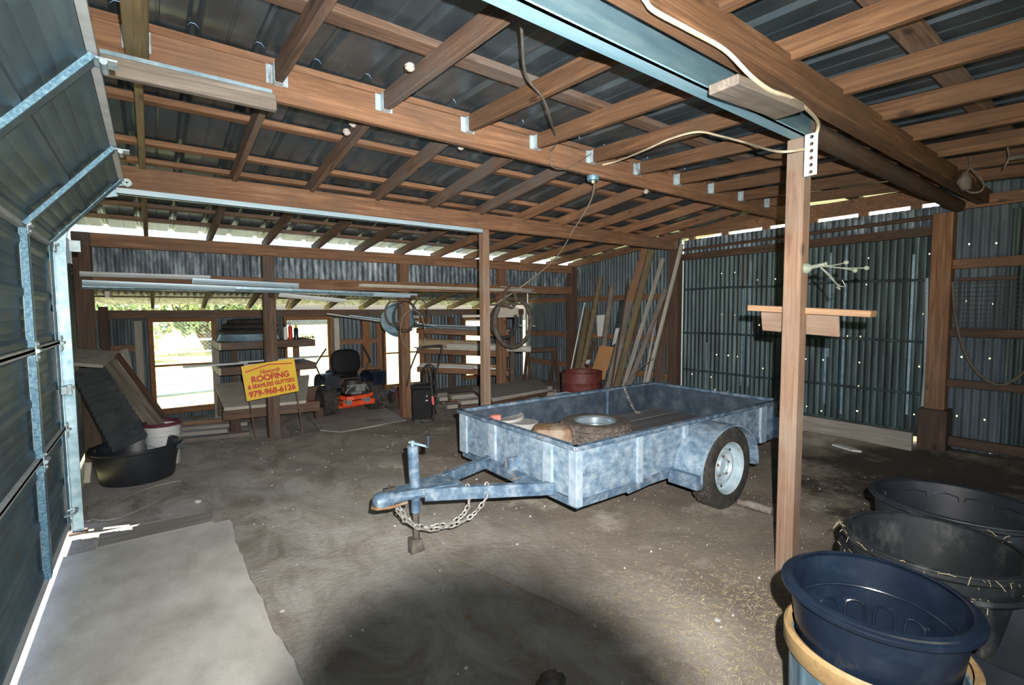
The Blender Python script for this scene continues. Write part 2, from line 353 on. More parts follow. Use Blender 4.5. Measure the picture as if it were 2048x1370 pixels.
class Thing:
    """an Empty at the base of a thing; parts are given in barn coordinates (world=True) or in the thing's own"""
    def __init__(s, name, label, cat, loc=(0,0,0), rotz=0, group=None, world=False, kind=None, rot=None):
        s.o = bpy.data.objects.new(name, None); COL.objects.link(s.o); s.o.empty_display_size = .1
        s.o.location = loc; s.o.rotation_euler = rot if rot else (0, 0, rotz); s.org = tuple(loc) if world else None
        if kind == 'structure': structure(s.o, label)
        else: tag(s.o, label, cat, group)
    def part(s, name, mb, mat, parent=None, **k): return mb.build(name, mat, parent or s.o, s.org, **k)
    def lumber(s, name, p0, p1, w_, h_, mat, parent=None, **k):
        return lumber(name, p0, p1, w_, h_, mat, parent=parent or s.o, org=s.org if parent is None or s.org is None else s.org, **k)
def lumber(name, p0, p1, w_, h_, mat, parent=None, org=None, bevel=.004, up=None, label=None):
    p0, p1 = Vector(p0), Vector(p1); L = (p1-p0).length; x = (p1-p0)/L
    upv = Vector(up) if up else (Vector((0,1,0)) if abs(x.z) > .9 else Vector((0,0,1)))
    y = upv.cross(x).normalized(); z = x.cross(y)
    o = MB().box(0, L, -w_/2, w_/2, -h_/2, h_/2).build(name, mat, parent, bevel=bevel, smooth=False, label=label)
    p = p0 - Vector(org) if org else p0
    o.matrix_local = Matrix.Translation(p) @ Matrix((x, y, z)).transposed().to_4x4()
    return o
def twin(o, parent=None):
    c = o.copy(); COL.objects.link(c); c.parent = parent
    for ch in list(o.children): twin(ch, c)
    return c
ORD = ['first', 'second', 'third', 'fourth', 'fifth', 'sixth', 'seventh', 'eighth', 'ninth', 'tenth', 'eleventh', 'twelfth', 'thirteenth', 'fourteenth']
def smoothpath(pts, n=6):
    P = [Vector(p) for p in pts]; out = []
    for i in range(len(P)-1):
        a = P[max(i-1, 0)]; b = P[i]; c = P[i+1]; d = P[min(i+2, len(P)-1)]
        for k in range(n):
            t = k/n
            out.append(.5*((2*b)+(c-a)*t+(2*a-5*b+4*c-d)*t*t+(3*b-a-3*c+d)*t**3))
    out.append(P[-1]); return out
def cable(name, pts, r, mat, label, cat='cable', n=6, group=None, parent=None):
    o = MB().tube(smoothpath(pts, n), r, 6).build(name, mat, parent)
    return tag(o, label, cat, group) if parent is None else o
def corrugated(origin, u, v, width, length, pitch=.068, amp=.009, per=6, holes=(), rows=None, prof='sine', hs=.011, sheet_w=0):
    """sheet of corrugated metal: ridges run along v, waves step along u"""
    o, u, v = Vector(origin), Vector(u), Vector(v); nrm = u.cross(v).normalized()
    mb = MB(); us = []
    if prof == 'sine':
        n = max(2, int(round(width/pitch*per)))
        us = [(width*i/n, amp*math.sin(2*PI*(width*i/n)/pitch)) for i in range(n+1)]
    else:       # ribbed roofing panel: wide flat pans, raised ribs every 0.3 m and two shallow ones between
        x = 0
        while x < width:
            us += [(x, 0), (x+.024, amp), (x+.044, amp), (x+.068, 0), (x+.178, 0), (x+.183, .004), (x+.191, .004), (x+.196, 0)]
            x += pitch
        us.append((x, 0))
    vs = {0.0, length}
    for a, b in holes: vs |= {max(b-hs/2, .001), min(b+hs/2, length-.001)}
    if rows: vs |= set(rows)
    vs = sorted(vs)
    for (a, d) in us:
        for b in vs: mb.v.append(tuple(o+u*a+v*b+nrm*d))
    m = len(vs)
    for i in range(len(us)-1):
        for j in range(m-1):
            um = (us[i][0]+us[i+1][0])/2; vm = (vs[j]+vs[j+1])/2
            if any(abs(um-a) < max(.006, (us[i+1][0]-us[i][0])*.51) and abs(vm-b) < hs*.6 for a, b in holes): continue
            mb.f.append((i*m+j, (i+1)*m+j, (i+1)*m+j+1, i*m+j+1))
    return mb

# ------------------------------------------------------------------ heights of the roof
def zj(Y):      # underside of the joists / rafters
    if Y >= 3: return 2.46 + .11*(6.85-Y)
    return 2.855 - .052*(3-Y)
JH = .11       # joist depth
def zroof(Y): return 2.46+.11*(6.85-Y)+JH+.045 if Y >= 3 else 2.928+JH-.052*(3-Y)
XI = [.0+.613*i for i in range(11)]      # rafter spacing along the barn
BX = 6.8                                 # back wall
# ------------------------------------------------------------------ ground, floor and slab
g = MB().box(-40, 60, -30, 70, -.4, -.06).build('ground', 'grass'); structure(g, 'sunlit rough grass outside the barn')
def floorz(x, y):
    t = max(0, min(1, (x-5.9)/.8)); t = t*t*(3-2*t)
    s = max(0, min(1, (y-8.0)/.6)); q = max(0, min(1, (x-.45)/.3))
    return .10*t + .06*s + q*(.010*math.sin(2.1*x+1.3*y)+.008*math.sin(3.7*y-1.9*x)+.006*math.sin(6.1*x+5.3*y))*(1-.3*t)
mb = MB(); nx, ny = 120, 170
for i in range(nx+1):
    for j in range(ny+1):
        x = -.58+7.5*i/nx; y = -3+11.7*j/ny; mb.v.append((x, y, floorz(x, y)-.004))
for i in range(nx):
    for j in range(ny): mb.f.append((i*(ny+1)+j, (i+1)*(ny+1)+j, (i+1)*(ny+1)+j+1, i*(ny+1)+j+1))
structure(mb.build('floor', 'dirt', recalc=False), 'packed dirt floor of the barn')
mb = MB(); ys = [-1+5.2*i/60 for i in range(61)]
for y in ys:
    e = .412 + .010*math.sin(3.1*y)+.006*math.sin(11*y+1)+.004*math.sin(31*y)+max(0, min(.05, (2.6-y)*.08))
    mb.v += [(-2.6, y, .022), (e, y, .022), (e+.02, y, -.01), (-2.6, y, -.05)]  # slab runs on outside as an added apron that bounces sunlight under the door
for i in range(60):
    for a in range(3): mb.f.append((i*4+a, i*4+a+1, i*4+5+a, i*4+4+a))
mb.f += [(0, 1, 2, 3), (240, 241, 242, 243)]
structure(mb.build('trim_1', 'concrete'), 'broom-finished concrete threshold slab inside the garage door, with an unseen outer apron added to bounce sunlight')

# ------------------------------------------------------------------ roof
o = corrugated((-1.0, 3.0, zroof(3)), (1, 0, 0), Vector((0, 1, -.11)), 8.4, 4.15, .30, .028, prof='r').build('ceiling', 'roof_metal', recalc=False)
structure(o, 'underside of the ribbed metal roof over the left slope')
o = corrugated((-1.0, -3.2, zroof(-3.2)), (1, 0, 0), Vector((0, 1, .052)), 8.4, 6.2, .30, .028, prof='r').build('ceiling', 'roof_metal', recalc=False)
structure(o, 'underside of the ribbed metal roof over the near slope')
o = corrugated((-1.0, 6.99, 2.03+.105), (1, 0, 0), Vector((0, 1, -.205)), 8.0, 1.95, .076, .011).build('ceiling', 'strip_corrugated', recalc=False)
structure(o, 'corrugated lean-to roof behind the eave wall')
for k, Y in enumerate([-.9, -.1, .75, 1.55, 2.3]):
    o = lumber('purlin', (-.9, Y, zj(Y)+JH+.02), (BX+.35, Y, zj(Y)+JH+.02), .11, .04, 'fir_old')
    tag(o, 'flat wide purlin under the near roof slope, %s from behind the camera' % ORD[k], 'purlin', 'purlins under the near roof slope')
for k, Y in enumerate([3.08, 3.82, 4.5, 4.88, 5.5, 6.1, 6.62]):
    o = lumber('purlin', (-.9, Y, zj(Y)+JH+.02), (BX+.35, Y, zj(Y)+JH+.02), .085, .04, 'fir' if k < 4 else 'fir_old')
    tag(o, 'flat roof purlin across the left slope, %s one beyond the hanger beam' % ORD[k], 'purlin', 'purlins under the left roof slope')

# main beams
o = lumber('roof_beam', (-.16, 3.0, 2.865), (BX, 3.0, 2.845), .045, .185, 'fir'); tag(o, 'long upper wooden beam with joist hangers along its near face', 'beam')
o = lumber('roof_beam', (-.14, 4.72, 2.625), (BX, 4.72, 2.64), .06, .175, 'fir'); tag(o, 'long wooden beam carried by the middle post beyond the trailer', 'beam')
o = lumber('roof_beam', (.2, 1.13, 2.715), (BX+.15, 1.13, 2.715), .09, .14, 'fir_brown'); tag(o, 'doubled wooden beam behind the blue steel channel, cream cable stapled on it', 'beam')
t = Thing('steel_channel', 'blue-grey galvanised steel channel beam overhead ending at the right post', 'beam', (1.5, 1.29, 2.58), world=True)
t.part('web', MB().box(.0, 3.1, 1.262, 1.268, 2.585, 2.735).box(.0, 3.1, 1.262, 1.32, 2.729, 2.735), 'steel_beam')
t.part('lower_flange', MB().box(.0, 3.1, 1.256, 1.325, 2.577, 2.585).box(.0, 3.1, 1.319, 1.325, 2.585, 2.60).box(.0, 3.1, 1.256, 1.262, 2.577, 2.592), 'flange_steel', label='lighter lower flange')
mb = MB().tube([(3.1, 1.30, 2.65), (BX, 1.32, 2.66)], .062, 20)
tag(mb.build('steel_pipe_beam', 'fir_dark'), 'dark round pipe beam running from the right post to the back wall', 'beam')
o = lumber('wood_block', PY(1455, 165, 1.1)+Vector((0, .02, -.0)), PY(1580, 222, 1.12)+Vector((0, 0, .0)), .13, .04, 'fir_grey'); tag(o, 'short grey offcut board wedged against the doubled beam above the channel', 'board')

# near joists (hung on the upper beam) and rafters of the left slope
hanger = None
for i, x in enumerate(XI[1:]):
    sag = random.uniform(-.012, .012)
    o = lumber('ceiling_joist', (x, 2.975, zj(2.97)+JH/2), (x+sag, -3.0, zj(-3.0)+JH/2), .04, JH, 'fir_brown' if i > 1 else 'fir_old')
    tag(o, 'ceiling joist hung on the near side of the upper beam, %s from the garage door' % ORD[i], 'joist', 'ceiling joists over the near bay')
    if hanger is None:
        mb = MB().box(-.024, -.021, -.05, .0, -.002, .10).box(.021, .024, -.05, .0, -.002, .10).box(-.024, .024, -.05, 0, -.004, 0).box(-.055, -.022, -.003, 0, .0, .10).box(.022, .055, -.003, 0, .0, .10)
        for zz in (.025, .05, .075):
            for xx in (-.042, .042): mb.disc((xx, -.006, zz), .004, 8, 'y', .003)
        hanger = h = mb.build('joist_hanger', 'galv_white')
    else: h = twin(hanger)
    h.location = (x, 2.977, zj(2.97)-.0)
    tag(h, 'galvanised joist hanger on the upper beam holding the %s joist from the garage door' % ORD[i], 'joist hanger', 'joist hangers along the upper beam')
for i, x in enumerate(XI+[6.72]):
    m_ = 'fir_old' if 0 < i < 6 else ('fir_green' if i == 0 else 'fir')
    o = lumber('rafter', (x, 3.03, zj(3.03)+JH/2), (x+random.uniform(-.01, .01), 7.12, zj(7.12)+JH/2), .04, JH, m_)
    tag(o, 'roof rafter running down to the bright eave, %s from the garage door' % ORD[i], 'rafter', 'rafters of the left roof slope')
    if i < 11:
        o = lumber('rafter', (x+.02, 6.93, 2.01+.045), (x+.02, 8.85, 1.67-.05+.045), .04, .09, 'fir_green')
        tag(o, 'low lean-to rafter above the windows, %s from the left' % ORD[i], 'rafter', 'rafters of the lean-to roof')
for k, Y in enumerate((7.25, 7.8, 8.3)):
    o = lumber('purlin', (-.7, Y, 1.67+.205*(8.6-Y)+.10), (6.7, Y, 1.67+.205*(8.6-Y)+.10), .06, .02, 'fir_green')
    tag(o, 'thin batten under the lean-to roof, %s from the eave wall' % ORD[k], 'purlin', 'battens of the lean-to roof')
o = lumber('rafter', (.0, 2.97, zj(2.9)+.0), (.0, 1.2, zj(1.2)+.06), .09, .09, 'fir_green'); tag(o, 'greenish treated joist next to the tilted garage door panel', 'joist')
h = twin(hanger); h.location = (.0, 2.955, 2.84); tag(h, 'galvanised hanger under the greenish joist by the garage door', 'joist hanger')
tag(MB().bar(PY(200, 120, 2.88), PY(545, 199, 2.88), .004, .10).build('angle_strip', 'galv'), 'blue-grey steel angle strip between the upper beam and the weathered board', 'strip')
o = lumber('wood_strut', PY(200, 128, 2.86), PY(552, 207, 2.86), .04, .085, 'fir_grey'); tag(o, 'weathered board fixed below the left end of the upper beam', 'board')

# ------------------------------------------------------------------ posts
def post(p, z1, w_, mat, label, z0=-.05):
    o = lumber('post', (p[0], p[1], z0), (p[0], p[1], z1), w_, w_, mat, bevel=.006); return tag(o, label, 'post')
PR = (3.05, 1.30)
post(PR, 2.578, .098, 'post_wood', 'pale square wooden post in the right foreground under the steel channel')
post((3.12, 4.72), 2.54, .092, 'post_wood', 'reddish wooden post behind the trailer carrying the middle beam')
post((-.56, 6.85), 2.46, .15, 'fir_dark', 'dark corner post of the eave wall beside the garage door track')
post((1.22, 6.87), 2.33, .14, 'fir_old', 'square post of the eave wall behind the yellow sign')
post((3.07, 6.88), 2.33, .14, 'fir', 'square post of the eave wall with wire coils hung on it')
post((4.88, 6.88), 2.33, .14, 'fir', 'square post of the eave wall behind the black hose coil')
post((6.58, 6.88), 2.45, .15, 'fir_dark', 'corner post of the eave wall in the far right corner of the bay')
post((BX-.05, 4.68), 2.56, .15, 'fir_dark', 'brown post at the left edge of the big sheet-metal doors')
post((BX-.02, 1.42), 2.6, .17, 'fir', 'thick post at the right edge of the big sheet-metal doors')
post((-.52, 8.58), 1.7, .10, 'fir_dark', 'thin corner post in the far left corner of the lean-to')
o = lumber('post_sleeve', (BX-.03, 1.42, .0), (BX-.03, 1.42, .52), .24, .24, 'fir_dark'); tag(o, 'boarded base around the thick post beside the sheet-metal doors', 'board')

# ------------------------------------------------------------------ eave wall (Y = 6.85)
o = lumber('girt', (-.5, 6.83, 2.39), (6.6, 6.83, 2.39), .045, .145, 'fir'); tag(o, 'long eave header board below the bright gap', 'beam')
o = lumber('girt', (-.5, 6.83, 1.975), (6.6, 6.83, 1.985), .045, .14, 'fir'); tag(o, 'long horizontal board below the corrugated strip of the eave wall', 'beam')
o = corrugated((-.6, 6.935, 2.03), (1, 0, 0), (0, 0, 1), 7.46, .37, .076, .006, per=6).build('wall_eave', 'strip_corrugated', recalc=False); structure(o, 'strip of stained corrugated metal under the eave')

# ------------------------------------------------------------------ window wall (Y = 8.6)
WIN = [(-.01, .745, .20, 1.50), (1.76, 2.46, .20, 1.50), (3.45, 4.18, .22, 1.45), (5.17, 5.66, .25, 1.45)]
o = lumber('girt', (-.6, 8.58, 1.59), (6.7, 8.58, 1.59), .05, .12, 'fir_old'); tag(o, 'header board over the lean-to windows', 'beam')
xs = [-.62] + [v for a in WIN for v in (a[0], a[1])] + [6.75]
for i in range(0, len(xs), 2):
    o = corrugated((xs[i], 8.66, -.05), (1, 0, 0), (0, 0, 1), xs[i+1]-xs[i], 1.66, .076, .009).build('wall_far', 'old_corrugated', recalc=False)
    structure(o, 'corrugated wall between the lean-to windows')
for a in WIN:
    o = corrugated((a[0], 8.66, -.05), (1, 0, 0), (0, 0, 1), a[1]-a[0], a[2]+.05-.03, .076, .009).build('wall_far', 'old_corrugated', recalc=False)
    structure(o, 'corrugated wall below a lean-to window')
for n_, a in enumerate(WIN):
    t = Thing('window_%d' % (n_+1), 'wooden sash window of the lean-to, %s from the left' % ORD[n_], None, ((a[0]+a[1])/2, 8.6, a[2]), world=True, kind='structure')
    x0, x1, z0, z1 = a; fw = .035
    mb = MB().box(x0-fw, x0, 8.53, 8.66, z0-.04, z1+.03).box(x1, x1+fw, 8.53, 8.66, z0-.04, z1+.03).box(x0, x1, 8.53, 8.66, z1, z1+.03).box(x0-.03, x1+.03, 8.50, 8.66, z0-.05, z0)
    t.part('window_frame', mb, 'window_wood', bevel=.003)
    zm = (z0+z1)/2-.02
    for nm, s0, s1, yy in (('upper_sash', zm, z1, 8.63), ('lower_sash', z0, zm+.03, 8.60)):
        b = .022
        mb = MB().box(x0, x0+b, yy-.015, yy+.015, s0, s1).box(x1-b, x1, yy-.015, yy+.015, s0, s1).box(x0+b, x1-b, yy-.015, yy+.015, s0, s0+b).box(x0+b, x1-b, yy-.015, yy+.015, s1-b, s1)
        so_ = t.part(nm, mb, 'window_wood')
        t.part('glass_pane', MB().box(x0+b, x1-b, yy-.002, yy+.002, s0+b, s1-b), 'window_glass', so_)
for x, z0, z1, wd, mt in ((-.16, 0, 1.5, .09, 'grey_board'), (1.0, 0, 1.5, .09, 'fir_old'), (1.62, .0, 1.5, .09, 'fir_old'), (2.58, 0, 1.5, .09, 'cream_board'), (3.1, 0, 1.5, .14, 'window_wood'), (3.34, 0, 1.5, .10, 'fir'), (4.34, 0, 1.5, .10, 'window_wood'), (4.85, 0, 1.5, .12, 'fir_dark'), (6.2, 0, 1.5, .1, 'fir_dark')):
    o = lumber('stud', (x, 8.60, z0), (x, 8.60, z1), wd, .05, mt)
STUDL = ['pale grey vertical board at the left of the first window', 'wall stud to the right of the first window', 'wall stud at the left of the second window', 'pale vertical board at the right of the second window', 'wide brown vertical board behind the orange mower', 'brown wall stud at the left of the window behind the coil post', 'wall stud at the right of the window behind the coil post', 'dark wall stud behind the pipe rack', 'dark wall stud at the far right end of the window wall']
for o, l in zip([o for o in COL.objects if o.name.startswith('stud')], STUDL): tag(o, l, 'stud')
for x0, x1, z, l in ((-.5, -.2, 1.12, 'short wall girt left of the first window, upper one'), (-.5, -.2, .62, 'short wall girt left of the first window, lower one'), (2.62, 3.3, 1.08, 'wall girt behind the mower seat'), (4.2, 5.1, 1.25, 'wall girt above the pipe rack'), (2.62, 3.3, .55, 'wall girt low behind the mower')):
    o = lumber('girt', (x0, 8.60, z), (x1, 8.60, z), .045, .09, 'fir'); tag(o, l, 'girt')

# ------------------------------------------------------------------ side walls
o = corrugated((-.70, 8.7, -.02), (0, -1, 0), (0, 0, 1), 3.9, 2.45, .076, .009).build('wall_left', 'old_corrugated', recalc=False); structure(o, 'corrugated left wall beyond the garage door')
o = corrugated((-.70, 1.1, -.02), (0, -1, 0), (0, 0, 1), 2.6, 2.85, .076, .009).build('wall_left', 'old_corrugated', recalc=False); structure(o, 'unseen corrugated left wall before the garage door, added to contain the light')  # out of view, included to contain the light
o = corrugated((-.70, 4.8, 2.12), (0, -1, 0), (0, 0, 1), 3.7, .75, .076, .009).build('wall_left', 'old_corrugated', recalc=False); structure(o, 'hidden corrugated wall above the garage door, added to contain the light')  # hidden by the tilted door section, included to keep daylight out
o = lumber('door_jamb', (-.60, 4.86, -.02), (-.60, 4.86, 2.7), .09, .14, 'fir_dark'); tag(o, 'dark wooden jamb behind the far garage door track', 'post')
# back wall, far bay: Y 4.75 .. 8.6
random.seed(3)
def rh(n, w_, h_): return [(random.uniform(.15, w_-.15), random.uniform(.1, h_)) for _ in range(n)]
o = corrugated((BX+.06, 8.7, -.02), (0, -1, 0), (0, 0, 1), 1.78, 2.0, .068, .009).build('wall_back', 'old_corrugated', recalc=False); structure(o, 'corrugated end wall of the lean-to')
mb = corrugated((BX+.07, 7.16, -.02), (0, -1, 0), (0, 0, 1), 2.5, 2.0, .068, .009, holes=[(1.93, 1.95), (2.14, 1.9)], rows=[2.0])
# top follows the rafter slope
mb.v = [(a, b, (c if c < 1.97 else zj(b)+.06)) for a, b, c in mb.v]
structure(mb.build('wall_back', 'old_corrugated', recalc=False), 'corrugated back wall behind the leaning boards')
for z, l in ((1.83, 'wall girt across the back wall behind the leaning boards, upper one'), (1.12, 'wall girt across the back wall behind the leaning boards, middle one'), (.5, 'wall girt across the back wall behind the leaning boards, lowest one')):
    o = lumber('girt', (BX, 8.6, z), (BX, 4.76, z), .05, .10, 'fir'); tag(o, l, 'girt')

for x0_, wd_ in ((-.75, .35), (2.0, 5.0)):  # unseen rear wall, added to lower the daylight inside
    o = corrugated((x0_, -3.05, -.02), (1, 0, 0), (0, 0, 1), wd_, 2.75, .076, .009).build('wall_rear', 'old_corrugated', recalc=False); structure(o, 'unseen corrugated wall added behind the camera to cut daylight, beside an open doorway')
# big sheet-metal doors, Y 1.5 .. 4.6
holes1 = [(PX(x, y, BX+.05)) for x, y in ((1444, 547), (1471, 545), (1443, 629), (1470, 630), (1434, 709), (1457, 711), (1476, 713), (1384, 748), (1423, 754), (1515, 560), (1550, 558), (1518, 650), (1430, 779), (1456, 784), (1526, 737))]
holes2 = [(PX(x, y, BX+.05)) for x, y in ((1612, 813), (1643, 822), (1714, 822), (1829, 829), (1717, 772), (1838, 733), (1719, 725), (1696, 672), (1722, 673), (1845, 628), (1737, 516), (1731, 569), (1858, 508), (1647, 720), (1611, 718))]
door = []
for n_, (ya, yb, hl, lab) in enumerate(((4.60, 3.08, holes1, 'left leaf of the big corrugated sliding doors, seen left of the pale post'), (3.08, 1.52, holes2, 'right leaf of the big corrugated sliding doors, seen right of the pale post'))):
    t = Thing('door_%d' % (n_+1), lab, None, (BX+.02, (ya+yb)/2, .1), world=True, kind='structure')
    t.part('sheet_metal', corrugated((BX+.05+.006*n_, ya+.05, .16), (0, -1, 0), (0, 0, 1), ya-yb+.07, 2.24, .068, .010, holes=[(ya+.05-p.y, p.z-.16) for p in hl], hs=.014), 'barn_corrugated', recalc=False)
    for z, sg in ((1.92, .02), (1.24, .01), (.66, -.01), (.24, -.02)):
        t.part('rail', MB().tube([(BX, ya, z), (BX-.005, (ya+yb)/2, z+sg*.5), (BX, yb, z-.01)], .014, 8), 'barn_corrugated')
    xs_ = (4.57,) if n_ == 0 else (1.55,)
    for y in xs_: t.part('edge_strip', MB().tube([(BX-.01, y+(.0 if n_ == 0 else .02)*0, .12), (BX-.015, y-(.0 if n_ == 0 else .025), .9), (BX-.01, y, 2.38 if n_ == 0 else 1.93)], .014, 4), 'galv_bright', label='bright galvanised edge flashing')
    for px_, z0, z1 in (((1411, .3, 1.1), (1482, .5, 1.9), (1496, .5, 2.3)) if n_ == 0 else ((1654, 1.0, 2.3), (1685, .3, 2.35), (1650, .4, 1.5), (1818, .4, 2.2))):
        y = PX(px_, 700, BX).y; t.part('batten_strip', MB().box(BX+.02, BX+.035, y-.012, y+.012, z0, z1), 'galv', label='pale sheet-metal batten')
o = lumber('girt', (BX-.03, 4.65, 2.43), (BX-.03, 1.5, 2.43), .05, .10, 'fir_dark'); tag(o, 'dark header board over the big sheet-metal doors', 'beam')
tag(MB().tube([(BX-.02, 4.6, 2.545), (BX-.02, 3, 2.56), (BX-.02, 1.5, 2.58)], .022, 10).build('door_rail_pole', 'fir_dark'), 'thin dark pole above the door header', 'pole')
o = corrugated((BX+.08, 4.62, 2.40), (0, -1, 0), (0, 0, 1), 3.15, .305, .068, .010).build('wall_back', 'strip_corrugated', recalc=False); structure(o, 'corrugated strip over the big doors')
mb = MB().box(BX+.10, BX+.13, 1.5, 4.65, 2.752, 2.93)
for y in (4.5, 3.95, 3.35, 2.75, 2.2, 1.7): mb.box(BX+.10, BX+.14, y-.05, y+.05, 2.62, 2.752)
tag(mb.build('eave_trim', 'fir'), 'pale sunlit trim in the gap over the big doors', 'board')
# stall wall at the right, Y < 1.35
hs3 = [PX(x, y, BX+.09) for x, y in ((1937, 488), (1992, 486), (1922, 714), (1978, 717), (1985, 608), (1914, 832), (1969, 840), (2040, 797), (1966, 900), (1980, 908), (1930, 602))]
mb = corrugated((BX+.10, 1.50, -.02), (0, -1, 0), (0, 0, 1), 5.6, 2.93, .068, .010, holes=[(1.5-p.y, p.z+.02) for p in hs3], hs=.016)
structure(mb.build('wall_back', 'stall_corrugated', recalc=False), 'corrugated wall of the stall at the right')
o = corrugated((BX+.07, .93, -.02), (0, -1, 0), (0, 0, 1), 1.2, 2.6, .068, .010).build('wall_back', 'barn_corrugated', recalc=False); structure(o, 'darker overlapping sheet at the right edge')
for z, hh, mt, l in ((2.68, .12, 'fir', 'header board over the stall wall at the right edge'), (2.06, .10, 'fir', 'upper stall rail above the wire mesh'), (1.345, .09, 'fir_dark', 'stall rail directly below the wire mesh'), (.81, .08, 'fir_dark', 'middle stall rail crossed by the hanging hose'), (.19, .10, 'fir_dark', 'sill board at the foot of the stall wall')):
    o = lumber('girt', (BX-.02, 1.36, z), (BX-.02, -1.5, z-.01), .05, hh, mt); tag(o, l, 'rail')
mb = MB()
for i in range(46): y = 1.38-.045*i; mb.box(BX+.012, BX+.019, y-.0035, y+.0035, 1.40, 1.90)
for i in range(12): z = 1.405+.045*i; mb.box(BX+.009, BX+.016, -.7, 1.38, z-.0035, z+.0035)
tag(mb.build('wire_mesh_panel', 'wire_dark'), 'black welded wire mesh panel between two stall rails', 'mesh panel')
o = lumber('dark_plank', PX(1915, 560, BX-.03), PX(2035, 555, BX-.03), .02, .035, 'fir_dark'); tag(o, 'small black stick lying on top of the wire mesh', 'stick')
o = lumber('base_timber', (BX-.12, 4.5, .14), (BX-.30, 1.54, .16), .05, .22, 'grey_board'); tag(o, 'long grey timber along the foot of the big doors', 'timber')
cable('hanging_hose', [PX(1905, 563, BX-.1), PX(1912, 640, BX-.1), PX(1930, 705, BX-.12), PX(1960, 750, BX-.12), PX(2000, 770, BX-.12), PX(2035, 755, BX-.1), PX(2075, 715, BX-.1)], .013, 'cord_dark', 'tan hose hanging in a loop over the right stall wall', 'hose')

# ------------------------------------------------------------------ garage door
DX = -.55
t = Thing('garage_door', 'ribbed sheet-metal overhead garage door seen from inside along the left edge', 'garage door', (DX, 3.0, .07), world=True)
def panel(p0, p1):      # a section from p0 (x,z) to p1 (x,z), ribs along Y from Y=.9 to 4.55
    a, b = Vector((p0[0], 0, p0[1])), Vector((p1[0], 0, p1[1])); v = b-a; L = v.length; v.normalize(); n = Vector((-v.z, 0, v.x))
    prof = []; x = 0.0
    k = 0
    while x < L-.02:
        prof += [(x, 0), (x+.008, -.004), (x+.016, 0)] if k % 4 else [(x, 0), (x+.02, .020), (x+.05, .020), (x+.07, 0)]
        x += .062 if k % 4 else .09
        k += 1
    prof.append((L, 0)); m = MB()
    for y in (.9, 4.56):
        for (s_, d) in prof: m.v.append(tuple(a+v*s_-n*d+Vector((0, y, 0))))
    q = len(prof)
    for i in range(q-1): m.f.append((i, i+1, q+i+1, q+i))
    return m, a, b, v, n
SEC = [((DX, .14), (DX, .80)), ((DX, .81), (DX, 1.40)), ((DX, 1.41), (DX, 2.07)), ((DX+.004, 2.085), (-.145, 2.57))]
for k, (p0, p1) in enumerate(SEC):
    m, a, b, v, n = panel(p0, p1)
    sec = t.part('door_section', m, 'door_steel', recalc=False)
    inn = -n
    for y, wd in ((4.46, .10), (3.62, .05), (2.40, .05), (1.2, .05)):
        o0, o1 = a+v*.015+inn*.028+Vector((0, y, 0)), b-v*.015+inn*.028+Vector((0, y, 0))
        mm_ = MB().bar(o0, o1, (.035 if k < 3 else .02) if wd < .1 else .006, wd if k < 3 or wd == .10 else .075, up=(0, 1, 0))
        st = t.part('stile', mm_, ('galv' if wd < .1 else 'galv_blue') if k < 3 else ('door_steel' if wd < .1 else 'galv_blue'), sec)
        if wd < .1: t.part('stile_edge', MB().bar(o0+inn*.004+Vector((0, -.034 if k < 3 else -.042, 0)), o1+inn*.004+Vector((0, -.034 if k < 3 else -.042, 0)), .03 if k < 3 else .022, .035 if k < 3 else .008, up=(0, 1, 0)), 'galv_blue', st)
    for s_ in (a, b):       # section edge rails
        t.part('edge_rail', MB().bar(s_+inn*.018+Vector((0, .9, 0)), s_+inn*.018+Vector((0, 4.56, 0)), .03, .024), 'gutter_white', sec)
for z, x in ((.80, DX), (1.405, DX), (2.078, DX)):
    for y in (4.50, 3.62, 2.40):
        m = MB().box(x+.045, x+.050, y-.035, y+.04, z-.055, z+.05).tube([(x+.055, y-.04, z), (x+.055, y+.05, z)], .011, 10)
        for q in (-.035, .035): m.lathe([(.0001, .05), (.008, .05), (.008, .058), (.0001, .058)], 8, (x, y, z+q), 'x')
        t.part('hinge', m, 'galv_white')
for y in (3.62, 2.40):
    t.part('hinge', MB().box(-.15, -.06, y-.04, y+.04, 2.53, 2.537).tube([(-.10, y-.05, 2.52), (-.10, y+.05, 2.52)], .012, 10), 'galv_white')
t.part('top_roller', MB().bar((-.19, 4.56, 2.52), (-.07, 4.56, 2.55), .05, .006).lathe([(.0001, 4.50), (.028, 4.50), (.028, 4.53), (.0001, 4.53)], 16, (-.10, 0, 2.545), 'y').tube([(-.10, 4.5, 2.545), (-.10, 4.66, 2.545)], .006, 8), 'galv_white')
t.part('slide_latch', MB().box(DX+.04, DX+.07, 4.40, 4.52, 1.06, 1.11).box(DX+.05, DX+.09, 4.52, 4.60, 1.075, 1.095).box(DX+.07, DX+.09, 4.43, 4.47, 1.05, 1.12), 'galv_white')
t.part('bottom_seal', MB().box(DX-.01, DX+.025, .9, 4.56, .12, .143), 'black_plastic')
t.part('lift_handle', MB().tube(smoothpath([(DX+.03, 4.28, .26), (DX+.08, 4.28, .27), (DX+.08, 4.40, .27), (DX+.03, 4.40, .26)], 4), .008, 8), 'galv_white')
t = Thing('door_track', 'galvanised vertical track and long horizontal rail at the far side of the garage door', 'track', (DX+.02, 4.68, 0), world=True)
